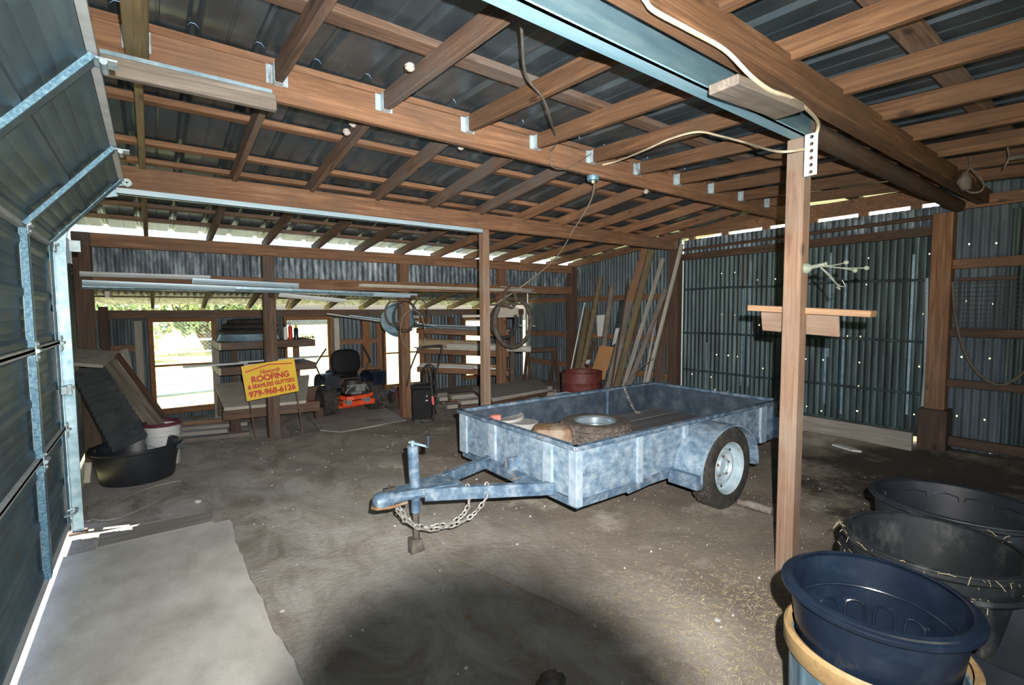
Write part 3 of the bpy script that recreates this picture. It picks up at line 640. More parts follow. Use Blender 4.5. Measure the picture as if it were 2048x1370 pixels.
def track(pts, up):
    m = MB(); P = [Vector(p) for p in pts]
    prof = [(-.034, -.012), (-.034, .012), (-.029, .012), (-.029, -.006), (.029, -.006), (.029, .012), (.034, .012), (.034, -.012)]
    for i, p in enumerate(P):
        tt = (P[min(i+1, len(P)-1)]-P[max(i-1, 0)]).normalized(); y = Vector((0, 1, 0)); z = tt.cross(y).normalized()
        for a, b in prof: m.v.append(tuple(p+z*a+y*b*up))
    q = len(prof)
    for i in range(len(P)-1):
        for j in range(q): m.f.append((i*q+j, i*q+(j+1) % q, (i+1)*q+(j+1) % q, (i+1)*q+j))
    m.f += [tuple(range(q)), tuple((len(P)-1)*q+j for j in range(q))[::-1]]
    return m
t.part('vertical_track', track([(DX+.05, 4.67, .0), (DX+.05, 4.67, 1.0), (DX+.05, 4.67, 2.02)], -1), 'galv')
t.part('curved_track', track([(DX+.05, 4.67, 2.02), (DX+.055, 4.67, 2.14), (DX+.09, 4.67, 2.27), (DX+.16, 4.67, 2.39), (DX+.26, 4.67, 2.47), (DX+.38, 4.67, 2.505)], -1), 'galv')
t.part('horizontal_rail', MB().box(DX+.38, 3.06, 4.655, 4.70, 2.488, 2.493).box(DX+.38, 3.06, 4.655, 4.66, 2.488, 2.533).box(DX+.38, 3.06, 4.695, 4.70, 2.488, 2.533), 'gutter_blue')
for z in (.35, 1.05, 1.62): t.part('track_bracket', MB().box(DX+.03, DX+.07, 4.69, 4.80, z, z+.05).box(DX-.03, DX+.03, 4.79, 4.80, z, z+.05), 'galv_white')
t.part('corner_plate', MB().box(DX+.10, DX+.16, 4.70, 4.705, 2.05, 2.13), 'galv_white')
t.part('base_foot', MB().box(DX+.0, DX+.10, 4.64, 4.72, .0, .012), 'rusty_rod')
tag(MB().box(-.37, .31, 4.24, 4.50, .0, .022).box(-.37, .28, 4.50, 4.53, .0, .022).build('flat_plank', 'grey_board', bevel=.004), 'weathered plank lying flat against the end of the concrete slab', 'plank')

# ------------------------------------------------------------------ utility trailer
TZ = .70; TX0, TY0, TLEN, TWID = 2.21, 2.26, 2.74, 1.50
t = Thing('utility_trailer', 'grey-blue painted single-axle utility trailer with open box, tongue and jack', 'trailer', (TX0, TY0, 0), rotz=R(-.6))
L_, W_ = TLEN, TWID; zb = .335; zf = .40
def side(p0, p1, n, mat='trailer_paint'):       # p0->p1 along top, n outward normal
    p0, p1, n = Vector(p0), Vector(p1), Vector(n)
    o0, o1 = p0-n*.012, p1-n*.012
    return MB().bar(o0, o1, .02, TZ-zb-.01, up=(0, 0, 1))
zc = (TZ+zb)/2
inner = MB()
fr_ = t.part('front_panel', MB().bar((.012, 0, zc), (.012, W_, zc), .022, TZ-zb-.02), 'trailer_paint')
nr_ = t.part('side_panel', MB().bar((0, .012, zc), (L_, .012, zc), .022, TZ-zb-.01), 'trailer_paint')
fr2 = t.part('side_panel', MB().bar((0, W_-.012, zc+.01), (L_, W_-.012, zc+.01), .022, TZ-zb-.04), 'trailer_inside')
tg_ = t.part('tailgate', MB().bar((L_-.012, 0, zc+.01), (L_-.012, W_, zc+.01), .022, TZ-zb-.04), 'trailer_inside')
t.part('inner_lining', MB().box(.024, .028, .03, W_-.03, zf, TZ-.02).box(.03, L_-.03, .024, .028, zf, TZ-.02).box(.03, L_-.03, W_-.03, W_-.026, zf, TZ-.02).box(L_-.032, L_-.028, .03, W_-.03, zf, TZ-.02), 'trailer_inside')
t.part('top_rail', MB().bar((-.012, -.015, TZ), (-.012, W_+.015, TZ), .055, .03).bar((-.035, -.008, TZ), (L_+.01, -.008, TZ), .055, .03).bar((-.035, W_+.008, TZ), (L_+.01, W_+.008, TZ), .055, .03).bar((L_-.01, 0, TZ), (L_-.01, W_, TZ), .04, .03), 'trailer_frame', bevel=.004)
t.part('front_strap', MB().box(-.022, .002, W_*.19-.045, W_*.19+.045, zb-.01, TZ-.02), 'trailer_light', fr_); t.part('front_strap', MB().box(-.022, .002, W_*.66-.045, W_*.66+.045, zb-.01, TZ-.02), 'trailer_light', fr_)
t.part('corner_angle', MB().box(-.012, .03, -.022, -.002, zb-.03, TZ-.016).box(-.022, -.002, -.012, .06, zb-.03, TZ-.016), 'trailer_light')
t.part('corner_angle', MB().box(-.012, .03, W_+.002, W_+.02, zb, TZ-.016).box(-.022, -.002, W_-.10, W_+.012, zb, TZ-.016), 'trailer_light')
for x, ww in ((.62, .05), (1.18, .045), (2.42, .10)): t.part('side_strap', MB().box(x-ww/2, x+ww/2, -.022, .002, zb-.0, TZ-.016), 'trailer_light', nr_)
t.part('side_post', MB().box(1.24, 1.26, .022, .045, zf, TZ).box(1.86, 1.875, W_-.05, W_-.025, zf, TZ), 'trailer_frame')
t.part('lower_rail', MB().box(0, 1.0, -.012, .012, zb-.04, zb+.01).bar((.5, -.004, zb-.03), (1.05, -.004, zb+.01), .02, .055).box(1.05, L_, -.008, .016, zb+.0, zb+.05).box(0, L_, W_-.03, W_, zb-.03, zb+.04).box(0, .03, 0, W_, zb-.05, zb), 'trailer_frame')
t.part('cross_member', MB().box(.6, .65, 0, W_, .33, .37).box(1.3, 1.35, 0, W_, .33, .37).box(2.0, 2.05, 0, W_, .33, .37).box(2.66, 2.7, 0, W_, .33, .37), 'trailer_frame')
for i in range(9):
    y0 = .03+i*(W_-.06)/9; fw_ = (W_-.06)/9
    o = t.part('floor_board', MB().box(.03, L_-.03, y0+.003, y0+fw_-.003, zf-.03, zf+random.uniform(-.002, .003)), 'trailer_plank', smooth=False)
# fender, axle, wheels (near side y<0)
AX = 1.45
def wheel(name, root, c, rt=.335, wd=.17, tire='tire_rubber', rim='rim_white', axis='y', flip=1, rimr=.205, off=False):
    """a wheel: treaded tyre with a pressed steel rim"""
    N = 24*9; tw = wd*.40; sh = rt-.012
    half = [(rimr, wd*.44), (rimr+.006, wd*.49), (rimr+(rt-rimr)*.30, wd*.505), (rimr+(rt-rimr)*.55, wd*.50), (rimr+(rt-rimr)*.80, wd*.475), (sh-.004, wd*.445)]
    tread = [(rt-.003+.003*math.cos(PI*(k/12-.5)), tw*(1-k/6)) for k in range(13)]
    tire_p = half+tread+[(a_, -b_) for a_, b_ in half[::-1]]+[(rimr-.010, -wd*.40), (rimr-.010, wd*.40), (rimr, wd*.44)]
    i0 = len(half)
    def fnt(an, i):
        k = i-i0; seg = int(round(an/(2*PI)*N))
        if k < -1 or k > 13: return 1
        if k in (3, 6, 9): return 1-.045
        zig = (seg+(k*2 if k < 6 else -k*2)) % 9
        return 1-(.040 if zig in (0, 1) else 0)
    m = MB().lathe(tire_p, N, c, axis, fn=fnt)
    ti = root.part(name, m, tire, ang=25)
    for k in range(2): pass
    e = wd/2*flip
    r_ = rimr
    rp = [(.0001, e*.25), (.045, e*.25), (.05, e*.42), (.062, e*.42), (.068, e*.2), (.10, e*.16), (.115, e*.42), (.135, e*.45), (.15, e*.12), (r_*.93, e*.10), (r_*.94, e*.85), (r_*1.02, e*1.0), (r_*1.03, e*.95), (r_*.99, e*.7), (r_*.97, -e*.9), (.0001, -e*.2)]
    m = MB().lathe(rp, 48, c, axis)
    ri = root.part('rim', m, rim, ti, ang=30)
    m = MB()
    for k in range(5):
        an = 2*PI*k/5+.3; dx, dz = .082*math.cos(an), .082*math.sin(an)
        p = (c[0]+dx, c[1], c[2]+dz) if axis == 'y' else (c[0]+dx, c[1]+dz, c[2])
        m.lathe([(.0001, e*.16), (.011, e*.16), (.011, e*.36), (.0001, e*.38)], 6, p, axis)
    root.part('lug_nuts', m, 'rusty_rod', ri)
    m = MB()
    for k in range(8):
        an = 2*PI*k/8; dx, dz = .168*math.cos(an)*.98, .168*math.sin(an)*.98
        p = (c[0]+dx, c[1], c[2]+dz) if axis == 'y' else (c[0]+dx, c[1]+dz, c[2])
        m.lathe([(.0001, e*.14), (.013, e*.14), (.013, e*.16), (.0001, e*.17)], 10, p, axis)
    root.part('rim_holes', m, 'black_plastic', ri)
    return ti
wheel('tire', t, (AX, -.155, .335), flip=-1)
wheel('tire', t, (AX, W_+.155, .335), flip=1)
t.part('axle', MB().tube([(AX, -.1, .33), (AX, W_+.1, .33)], .03, 12), 'trailer_frame')
for yy0, yy1 in ((-.25, -.005), (W_+.005, W_+.25)):
    m = MB(); rf = .405; n_ = 20
    for i in range(n_+1):
        an = R(-5)+R(190)*i/n_; cx_, cz_ = AX-rf*math.cos(an)*1.02, .33+rf*math.sin(an)*.86
        for y, dr in ((yy0, 0), (yy1, 0), (yy1, -.008), (yy0, -.008)):
            m.v.append((AX-(rf+dr)*math.cos(an)*1.02, y, .33+(rf+dr)*math.sin(an)*.86))
    for i in range(n_):
        for j in range(4): m.f.append((i*4+j, i*4+(j+1) % 4, (i+1)*4+(j+1) % 4, (i+1)*4+j))
    m.f += [(0, 1, 2, 3), (n_*4+3, n_*4+2, n_*4+1, n_*4)]
    # rolled outer lip and back plate
    yo = yy0 if yy0 < 0 else yy1
    m.tube([(AX-rf*math.cos(R(-5)+R(190)*i/n_)*1.02, yo, .33+rf*math.sin(R(-5)+R(190)*i/n_)*.86) for i in range(n_+1)], .009, 6)
    t.part('fender', m, 'trailer_paint')
t.part('fender_bracket', MB().box(.98, 1.06, -.25, 0, .26, .36), 'trailer_frame'); t.part('fender_bracket', MB().box(1.84, 1.90, -.24, 0, .29, .33), 'trailer_frame')
t.part('tail_light', MB().box(2.60, 2.66, -.20, -.02, .36, .56), 'trailer_paint')
t.part('licence_bracket', MB().box(2.66, 2.67, -.24, -.04, .36, .44), 'white_plastic', label='white plate at the rear corner')
# tongue
cyt = .64                                            # coupler axis, in trailer coordinates
J = (-.86, cyt, .415)
t.part('tongue_beam', MB().bar((.15, cyt-.46, .35), (-.82, cyt-.055, .40), .055, .085), 'trailer_frame', bevel=.004)
t.part('tongue_beam', MB().bar((.15, cyt+.46, .35), (-.82, cyt+.055, .40), .055, .085), 'trailer_frame', bevel=.004)
t.part('tongue_crossbar', MB().bar((-.06, cyt-.36, .355), (-.06, cyt+.36, .355), .06, .075), 'trailer_frame', bevel=.003); t.part('tongue_crossbar', MB().bar((-.56, cyt-.15, .39), (-.56, cyt+.15, .39), .05, .06), 'trailer_frame', bevel=.003)
t.part('hitch_plate', MB().prism([(-.62, -.13), (-.62, .13), (-.86, .08), (-1.02, .045), (-1.02, -.045), (-.86, -.08)], .44, .447, (0, cyt, 0), (1, 0, 0), (0, 1, 0), (0, 0, 1)), 'trailer_frame')
m = MB(); prof = [(-1.15, .02, .02), (-1.135, .05, .045), (-1.10, .062, .06), (-1.06, .058, .055), (-1.02, .045, .045), (-.96, .045, .04), (-.88, .06, .04), (-.82, .07, .04)]
for x, hw, hh in prof:
    for j in range(12):
        an = 2*PI*j/12; m.v.append((x, cyt+hw*math.cos(an), .40+max(-.028, hh*math.sin(an))))
for i in range(len(prof)-1):
    for j in range(12): m.f.append((i*12+j, i*12+(j+1) % 12, (i+1)*12+(j+1) % 12, (i+1)*12+j))
m.f += [tuple(range(12))[::-1], tuple((len(prof)-1)*12+j for j in range(12))]
cp = t.part('coupler', m, 'trailer_frame')
t.part('coupler_lip', MB().tube([(-.94, cyt-.05, .372), (-1.06, cyt-.062, .370), (-1.14, cyt-.035, .370), (-1.155, cyt, .370), (-1.14, cyt+.035, .370), (-1.06, cyt+.062, .370), (-.94, cyt+.05, .372)], .010, 8), 'rust', cp, label='rusty coupler lip')
t.part('latch', MB().box(-1.08, -1.0, cyt-.012, cyt+.012, .455, .475).tube([(-1.04, cyt, .45), (-1.04, cyt, .49)], .008, 8), 'wire_dark', cp)
jk = t.part('tongue_jack', MB().tube([(J[0]-.015, cyt, .72), (J[0], cyt, .40)], .036, 20).tube([(J[0], cyt, .40), (J[0], cyt, .27)], .03, 20), 'trailer_frame')
t.part('jack_leg', MB().tube([(J[0], cyt, .30), (J[0]+.004, cyt, .06)], .022, 4).prism([(-.045, .10), (.03, .085), (.05, .0), (-.05, .0)], -.03, .03, (J[0], cyt, 0)), 'dusty_rubber', jk)
t.part('jack_crank', MB().bar((J[0]-.03, cyt+.02, .745), (J[0]+.07, cyt-.06, .715), .022, .012).tube([(J[0]-.015, cyt, .71), (J[0]-.015, cyt, .755)], .014, 10), 'galv', jk)
t.part('jack_grip', MB().tube([(J[0]+.07, cyt-.06, .715), (J[0]+.07, cyt-.06, .79)], .017, 12), 'black_plastic', jk, label='black crank grip')
m = MB().prism([(-.03, .0), (.03, .0), (.03, .09), (.015, .115), (-.015, .115), (-.03, .09)], -.05, .05, (-.05, cyt+.02, .37), (0, 1, 0), (0, 0, 1), (1, 0, 0))
t.part('latch_bracket', m, 'trailer_frame')
t.part('pin_ring', MB().tube([(-.10+.035*math.cos(a*PI/8), cyt-.09+.035*math.sin(a*PI/8), .375+.012*math.cos(a*PI/8)) for a in range(16)], .003, 6, closed=True), 'rust')
def chain(pts, link=.042, r=.0042, wl=.012):
    P = smoothpath(pts, 10); m = MB(); d = [0]
    for i in range(1, len(P)): d.append(d[-1]+(P[i]-P[i-1]).length)
    s_ = 0; k = 0
    while s_ < d[-1]:
        i = max(j for j in range(len(d)) if d[j] <= s_); i = min(i, len(P)-2)
        tt = (P[i+1]-P[i]).normalized(); p = P[i]+tt*(s_-d[i]); u = tt.orthogonal().normalized(); vv = tt.cross(u)
        q = u if k % 2 else vv
        if k % 4 in (1, 2): q = (u+vv).normalized() if k % 2 else (u-vv).normalized()
        m.tube([p+tt*(link/2*math.copysign(abs(math.cos(a*PI/7))**.6, math.cos(a*PI/7)))+q*(wl*math.sin(a*PI/7)) for a in range(14)], r, 6, closed=True)
        s_ += link*.74; k += 1
    return m
t.part('safety_chain', chain([(-.56, cyt-.17, .42), (-.57, cyt-.19, .30), (-.66, cyt-.16, .21), (-.80, cyt-.07, .18), (-.93, cyt-.05, .23), (-1.02, cyt-.02, .36)], .046, .005), 'rusty_chain')
t.part('safety_chain', chain([(-.44, cyt-.22, .42), (-.47, cyt-.24, .33), (-.60, cyt-.21, .22), (-.77, cyt-.10, .165), (-.90, cyt-.07, .21), (-1.0, cyt-.02, .36)], .046, .005), 'rusty_chain')
t.part('gate_chain', chain([(2.15, W_-.04, .71), (2.17, W_-.08, .60), (2.22, W_-.14, .44), (2.27, W_-.18, .42)], .035, .0035, .010), 'rusty_chain')
t.part('gate_cord', MB().tube([(2.15, W_-.0, .70), (2.45, W_+.03, .86), (2.72, W_-.02, 1.02)], .004, 6), 'cord_dark')
ZF = zf+.004
# load in the trailer
t = Thing('spare_wheel', 'spare wheel lying flat inside the trailer box', 'wheel', (3.22, 3.06, ZF))
wheel('tire', t, (0, 0, .10), rt=.325, wd=.195, tire='dusty_rubber', rim='rim_steel', axis='z', rimr=.19)
t = Thing('rusty_can', 'rusty dusty metal can with rounded shoulders at the trailer front beside the spare wheel', 'can', (2.66, 3.02, ZF), rotz=R(-38))
m = MB(); rings = [(0, 1), (.14, 1), (.19, .97), (.225, .86), (.24, .6), (.243, .02)]
for z, k in rings:
    for j in range(28):
        an = 2*PI*j/28; cx_, sy_ = math.cos(an), math.sin(an)
        m.v.append((.175*k*math.copysign(abs(cx_)**.6, cx_), .145*k*math.copysign(abs(sy_)**.6, sy_), z))
for i in range(len(rings)-1):
    for j in range(28): m.f.append((i*28+j, i*28+(j+1) % 28, (i+1)*28+(j+1) % 28, (i+1)*28+j))
t.part('body', m, 'rust'); t.part('seam', MB().lathe([(.178, .135), (.181, .14), (.178, .145)], 28, sx=1, sy=.84), 'rust')
P = PZ(1010, 838, .56)
t = Thing('plastic_disc', 'dusty pale round lid lying tilted at the front of the trailer box', 'lid', (P.x, P.y, .575), rot=(R(4), R(-3), 0))
t.part('disc', MB().lathe([(.0001, .012), (.13, .012), (.15, .022), (.165, .02), (.172, .0), (.168, -.01), (.14, -.012), (.0001, -.012)], 40, sx=1.15), 'dusty_plastic')
P = PZ(991, 836, .615)
tag(MB().box(P.x-.045, P.x+.045, P.y-.03, P.y+.03, .590, .645).build('red_brick', 'brick_red', bevel=.006), 'broken pinkish-red brick resting on the round lid', 'brick')
P = PZ(1045, 856, .50)
t = Thing('blue_pan', 'shallow blue-grey metal pan under the edge of the round lid', 'pan', (P.x, P.y, ZF))
t.part('pan', MB().lathe([(.0001, .004), (.10, .004), (.135, .10), (.15, .105), (.15, .11), (.132, .108), (.098, .012), (.0001, .012)], 36), 'pan_blue')
tag(MB().lathe([(.0001, 0), (.11, 0), (.13, .10), (.135, .155), (.0001, .155)], 24, (P.x+.02, P.y, ZF)).build('paint_bucket', 'dusty_plastic'), 'dusty tub underneath the round lid', 'bucket')

# ------------------------------------------------------------------ yard sign
A = PY(482, 733, 6.72); B = PY(588, 716, 6.72); C_ = PY(492, 803, 6.72)
ux = (B-A).normalized(); vz = (C_-A); hz = vz.length; wz = (B-A).length; vz = -(vz-ux*vz.dot(ux)).normalized()
hz *= 1.0
t = Thing('yard_sign', 'yellow yard sign with red roofing lettering on a rusty wire stand', 'sign', (1.27, 6.72, 0), world=True)
nn = ux.cross(vz).normalized()
if nn.y > 0: nn = -nn
m = MB().prism([(0, 0), (wz, 0), (wz, hz), (0, hz)], 0, -.006, A-vz*hz, ux, vz, nn)
pl = t.part('sign_panel', m, 'sign_yellow')
for q in (.03, wz-.03):
    top = A-vz*hz+ux*q-nn*.01+vz*hz; bot = A+ux*q-nn*.01-vz*(hz+.52)
    k = (top.z-0)/(top.z-bot.z); bot = top+(bot-top)*k
    t.part('stand_leg', MB().tube([top, bot], .008, 8), 'rusty_rod')
t.part('stand_bar', MB().tube([A-vz*hz*.9+ux*.03-nn*.012, A-vz*hz*.9+ux*(wz-.03)-nn*.012], .006, 6), 'rusty_rod')
MX = Matrix((ux, vz, nn)).transposed().to_4x4()
def lettering(txt, cx_, cy_, width, height, shear=0, bold=.0, name='lettering', thick=.0):
    cu = bpy.data.curves.new(name, 'FONT'); cu.body = txt; cu.size = 1; cu.extrude = .0; cu.offset = bold; cu.align_x = 'CENTER'; cu.shear = shear
    ob = bpy.data.objects.new(name+'_tmp', cu); COL.objects.link(ob)
    bpy.context.view_layer.update()
    me = bpy.data.meshes.new_from_object(ob.evaluated_get(bpy.context.evaluated_depsgraph_get()))
    bpy.data.objects.remove(ob)
    xs_ = [v.co.x for v in me.vertices]; ys_ = [v.co.y for v in me.vertices]
    sx, sy = width/(max(xs_)-min(xs_)), height/(max(ys_)-min(ys_)); mx_, my_ = (max(xs_)+min(xs_))/2, (max(ys_)+min(ys_))/2
    base = [((v.co.x-mx_)*sx, (v.co.y-my_)*sy) for v in me.vertices]; polys = [tuple(p.vertices) for p in me.polygons]
    mb = MB(); th = thick*height      # thicken the strokes
    for k in range(9 if th else 1):
        dx, dy = (0, 0) if k == 0 else (th*math.cos(k*PI/4), th*math.sin(k*PI/4))
        mb.add([(x+dx, y+dy, .00004*k) for x, y in base], polys)
    me = bpy.data.meshes.new(name); me.from_pydata(mb.v, [], mb.f); me.update()
    me.name = name; me.materials.append(MATS['sign_red'])
    o = bpy.data.objects.new(name, me); COL.objects.link(o); o.parent = pl
    pos = A-vz*hz + ux*(cx_*wz) + vz*(cy_*hz) + nn*.0015 - Vector(t.org)
    o.matrix_local = Matrix.Translation(pos) @ MX
    return o
lettering('Haworth', .50, .755, .38*wz, .12*hz, shear=.35, thick=.04)
lettering('ROOFING', .50, .575, .70*wz, .165*hz, thick=.065)
lettering('& SEAMLESS GUTTERS', .50, .375, .88*wz, .11*hz, thick=.065)
lettering('979-968-6126', .50, .165, .88*wz, .16*hz, thick=.06)
m = MB()
for a, b in (((.05, .82), (.50, .93)), ((.50, .93), (.95, .86))):
    p0 = A-vz*hz+ux*(a[0]*wz)+vz*(a[1]*hz)+nn*.002; p1 = A-vz*hz+ux*(b[0]*wz)+vz*(b[1]*hz)+nn*.002
    m.bar(p0, p1, .002, .014, up=vz)
t.part('roof_line', m, 'sign_red', pl)

# ------------------------------------------------------------------ left corner clutter
t = Thing('plastic_bucket', 'white plastic bucket with dark maroon rim beside the black tub', 'bucket', (.04, 6.30, 0))
t.part('body', MB().lathe([(.0001, 0), (.128, 0), (.132, .01), (.143, .27), (.150, .275), (.150, .285), (.144, .29), (.146, .315), (.152, .318), (.152, .328), (.147, .333), (.149, .365), (.143, .366), (.126, .02), (.0001, .015)], 40), 'white_plastic')
t.part('rim', MB().lathe([(.148, .36), (.157, .36), (.159, .385), (.152, .392), (.142, .388), (.142, .36)], 40), 'maroon_plastic', label='maroon bucket rim')
t.part('bail_handle', MB().tube(smoothpath([(.15, 0, .30), (.13, -.10, .22), (0, -.17, .18), (-.13, -.10, .22), (-.15, 0, .30)], 6), .003, 6), 'galv')
t.part('label_patch', MB().box(-.04, .03, -.139, -.1365, .04, .05), 'black_plastic')
for o_ in list(t.o.children): o_.scale = (1.08, 1.08, 1.17)
def tub(name, label, loc, rb, rt, h, mat, rimw=.025, sx=1, sy=1, depth=None, rotz=0, cat='tub', fn=None, rot=None, extra=None, n=56):
    t = Thing(name, label, cat, loc, rotz=rotz, rot=rot)
    z0 = .02 if depth is None else h-depth
    prof = [(.0001, 0), (rb, 0), (rb+.006, .01), (rb+(rt-rb)*.5, h*.5), (rt, h-.03)]
    b = t.part('body', MB().lathe(prof+[(rt, h-.01), (rt-.006, h-.01), (rb+(rt-rb)*.5-.008, h*.5), (rb-.006, z0), (.0001, z0)], n, sx=sx, sy=sy, fn=fn), mat)
    t.part('rim', MB().lathe([(rt-.008, h-.03), (rt+rimw*.4, h-.034), (rt+rimw, h-.022), (rt+rimw, h-.012), (rt+rimw*.85, h-.008), (rt+rimw*.55, h-.006), (rt+rimw*.5, h), (rt, h+.004), (rt-.008, h)], n, sx=sx, sy=sy), mat)
    return t
t = tub('feed_tub', 'round black plastic feed tub on the floor beside the white bucket', (-.17, 5.93, 0), .29, .345, .33, 'black_plastic', .025)
for an in (-20, 160):
    c_, s_ = math.cos(R(an)), math.sin(R(an))
    t.part('tub_handle', MB().box(.365*c_-.03, .365*c_+.03, .365*s_-.05, .365*s_+.05, .27, .315), 'black_plastic')
# louvred shutter, leaning from the tub up to the left wall
t = Thing('louvred_shutter', 'black ribbed shutter panel leaning to the left, its foot in the black tub', 'shutter', (-.3, 6.2, 0), world=True)
P00 = PY(225, 905, 6.02); P10 = PY(300, 872, 6.22); P11 = PY(205, 728, 6.62); P01 = PY(140, 745, 6.42)
e1 = (P10-P00); e2 = (P01-P00); nn_ = e1.cross(e2).normalized()
if nn_.y > 0: nn_ = -nn_
m = MB(); k = 14
for i in range(k):
    a0, a1 = i/k, (i+1)/k
    def q(u_, v_, d): return (P00*(1-u_)+P10*u_)*(1-v_)+(P01*(1-u_)+P11*u_)*v_+nn_*d
    b0 = a1-.14/k
    m.add([q(0, a0, .0), q(1, a0, .0), q(1, b0, .034), q(0, b0, .034), q(1, a1, .0), q(0, a1, .0), q(0, a0, -.02), q(1, a0, -.02), q(0, a1, -.02), q(1, a1, -.02)],
          [(0, 1, 2, 3), (3, 2, 4, 5), (6, 8, 9, 7), (0, 3, 5, 8, 6), (1, 7, 9, 4, 2)])
t.part('slats', m, 'shutter_black')
t = Thing('trough_frame', 'weathered grey-brown wooden trough frame leaning behind the black shutter', 'frame', (-.2, 6.4, 0), world=True)
Q0 = PY(318, 868, 6.32); Q1 = PY(200, 722, 6.72)
dv = Vector((.06, .02, 0)); back = Vector((.05, .35, .10))
for kx, mt in ((0, 'fir_grey'), (1, 'fir_grey'), (2, 'fir_dark')):
    o_ = dv*kx*.9
    t.lumber('long_board', Q0+o_+back*(.12*kx), Q1+o_+back*(.25*kx), .03, .10-.02*kx, mt)
t.lumber('end_board', Q0-Vector((.12, 0, .0)), Q0+Vector((.10, .03, .02)), .02, .12, 'fir_grey')
t.lumber('side_board', PY(270, 845, 6.75), PY(215, 712, 7.0), .20, .02, 'fir_dark')
q_ = [PY(146, 732, 6.05), PY(206, 736, 6.15), PY(234, 708, 6.55), PY(154, 704, 6.45)]
o = MB().add([*q_, *[p+Vector((0, .01, .03)) for p in q_]], [(3, 2, 1, 0), (4, 5, 6, 7), (0, 1, 5, 4), (1, 2, 6, 5), (2, 3, 7, 6), (3, 0, 4, 7)]).build('flat_board', 'grey_board', smooth=False); tag(o, 'pale flat board lying on top of the black shutter', 'board')
o = lumber('plywood_sheet', PY(255, 800, 6.9), PY(232, 705, 7.2), .26, .012, 'grey_board', up=(.5, 1, 0)); tag(o, 'grey plywood piece behind the trough frame', 'plywood')
tag(MB().bar(PY(312, 842, 6.75), PY(236, 708, 6.98), .07, .06).build('downspout', 'cream_board', bevel=.01), 'long cream gutter downspout leaning in the left corner', 'downspout')
tag(MB().tube([PY(290, 800, 7.0), PY(172, 668, 7.5)], .010, 8).build('metal_rod', 'galv'), 'thin metal rod leaning in the left corner', 'rod')
o = lumber('wood_block', (-.56, 6.02, .0), (-.545, 6.08, .18), .05, .04, 'cream_board'); tag(o, 'small pale block standing left of the black tub', 'block')
cable('rope', [(-.50, 5.25, .012), (-.47, 4.95, .012), (-.30, 4.78, .012), (-.05, 5.0, .012), (.12, 5.28, .012), (.17, 5.48, .012), (.03, 5.50, .012), (-.18, 5.38, .012), (-.36, 5.10, .014), (-.45, 4.85, .014), (-.5, 4.95, .012)], .007, 'grey_board', 'thin rope loop lying on the floor in front of the black tub', 'rope')
PLK = [((.30, 8.16), (.95, 8.02), .06, 'new_pine', 'farthest of the four planks below the first window'), ((.26, 7.80), (1.02, 7.62), .06, 'grey_board', 'second farthest of the four planks below the first window'),
       ((.22, 7.48), (.75, 7.34), .09, 'grey_board', 'third farthest of the four planks below the first window'), ((.22, 7.08), (.95, 6.98), .10, 'fir_grey', 'nearest of the four planks below the first window')]
for a, b, wd, mt, l in PLK:
    o = lumber('floor_plank', (*a, .05), (*b, .05), wd, .05, mt); tag(o, l, 'plank')
lumber_pile = []

# ------------------------------------------------------------------ riding mower (seen from behind)
t = Thing('riding_mower', 'orange and black zero-turn riding mower parked on plywood in front of the windows', 'mower', (2.48, 7.62, .02), rotz=R(3))
for sx_ in (-1, 1):
    w_t = wheel('rear_tire', Thing.__new__(Thing) if False else t, (sx_*.375, 0, .0), rt=.235, wd=.22, rim='wire_dark', axis='y', flip=-1, rimr=.12)
    # the wheel was made about the y axis at the origin: turn it onto the axle
    w_t.rotation_euler = (0, 0, PI/2*(-sx_)); w_t.location = (sx_*.375, 0, .235)
    for v in w_t.data.vertices: v.co.x -= sx_*.375
    for ch in w_t.children:
        for v in ch.data.vertices: v.co.x -= sx_*.375
    m = MB(); n_ = 10
    for i in range(n_+1):
        an = PI*i/n_; y_, z_ = -.27*math.cos(an), .45+.20*math.sin(an)**.7
        for x_ in (sx_*.26, sx_*.48): m.v += [(x_, y_, z_), (x_, y_*.93, z_-.012)]
    for i in range(n_):
        a = i*4; m.f += [(a, a+4, a+6, a+2), (a+1, a+3, a+7, a+5), (a, a+1, a+5, a+4), (a+2, a+6, a+7, a+3)]
    m.box(sx_*.37-.11, sx_*.37+.11, -.262, -.235, .45, .64)
    t.part('fender', m, 'blue_plastic' if sx_ > 0 else 'black_plastic')
    t.part('lap_bar', MB().tube(smoothpath([(sx_*.33, .25, .45), (sx_*.42, .30, .72), (sx_*.44, .25, .78), (sx_*.30, .18, 1.02)], 5), .013, 8), 'wire_dark')
m = MB(); 
def cushion(c, sx, sy, sz, p=3.0, n=24, k=12, tilt=0):
    mm = MB()
    for i in range(k+1):
        ph = -PI/2+PI*i/k
        for j in range(n):
            th = 2*PI*j/n; e = 2/p
            cph = math.copysign(abs(math.cos(ph))**e, math.cos(ph)); sph = math.copysign(abs(math.sin(ph))**e, math.sin(ph))
            ct = math.copysign(abs(math.cos(th))**e, math.cos(th)); st = math.copysign(abs(math.sin(th))**e, math.sin(th))
            mm.v.append((sx*cph*ct, sy*sph, sz*cph*st))
    for i in range(k):
        for j in range(n): mm.f.append((i*n+j, i*n+(j+1) % n, (i+1)*n+(j+1) % n, (i+1)*n+j))
    mm.xf(Matrix.Translation(c) @ Matrix.Rotation(tilt, 4, 'X')); return mm
t.part('seat_back', cushion((-.03, .10, .80), .235, .06, .20, tilt=R(-8)), 'matte_black')
t.part('seat', cushion((-.03, .30, .60), .235, .22, .07), 'matte_black')
t.part('seat_base', MB().box(-.22, .18, .02, .5, .44, .55), 'wire_dark')
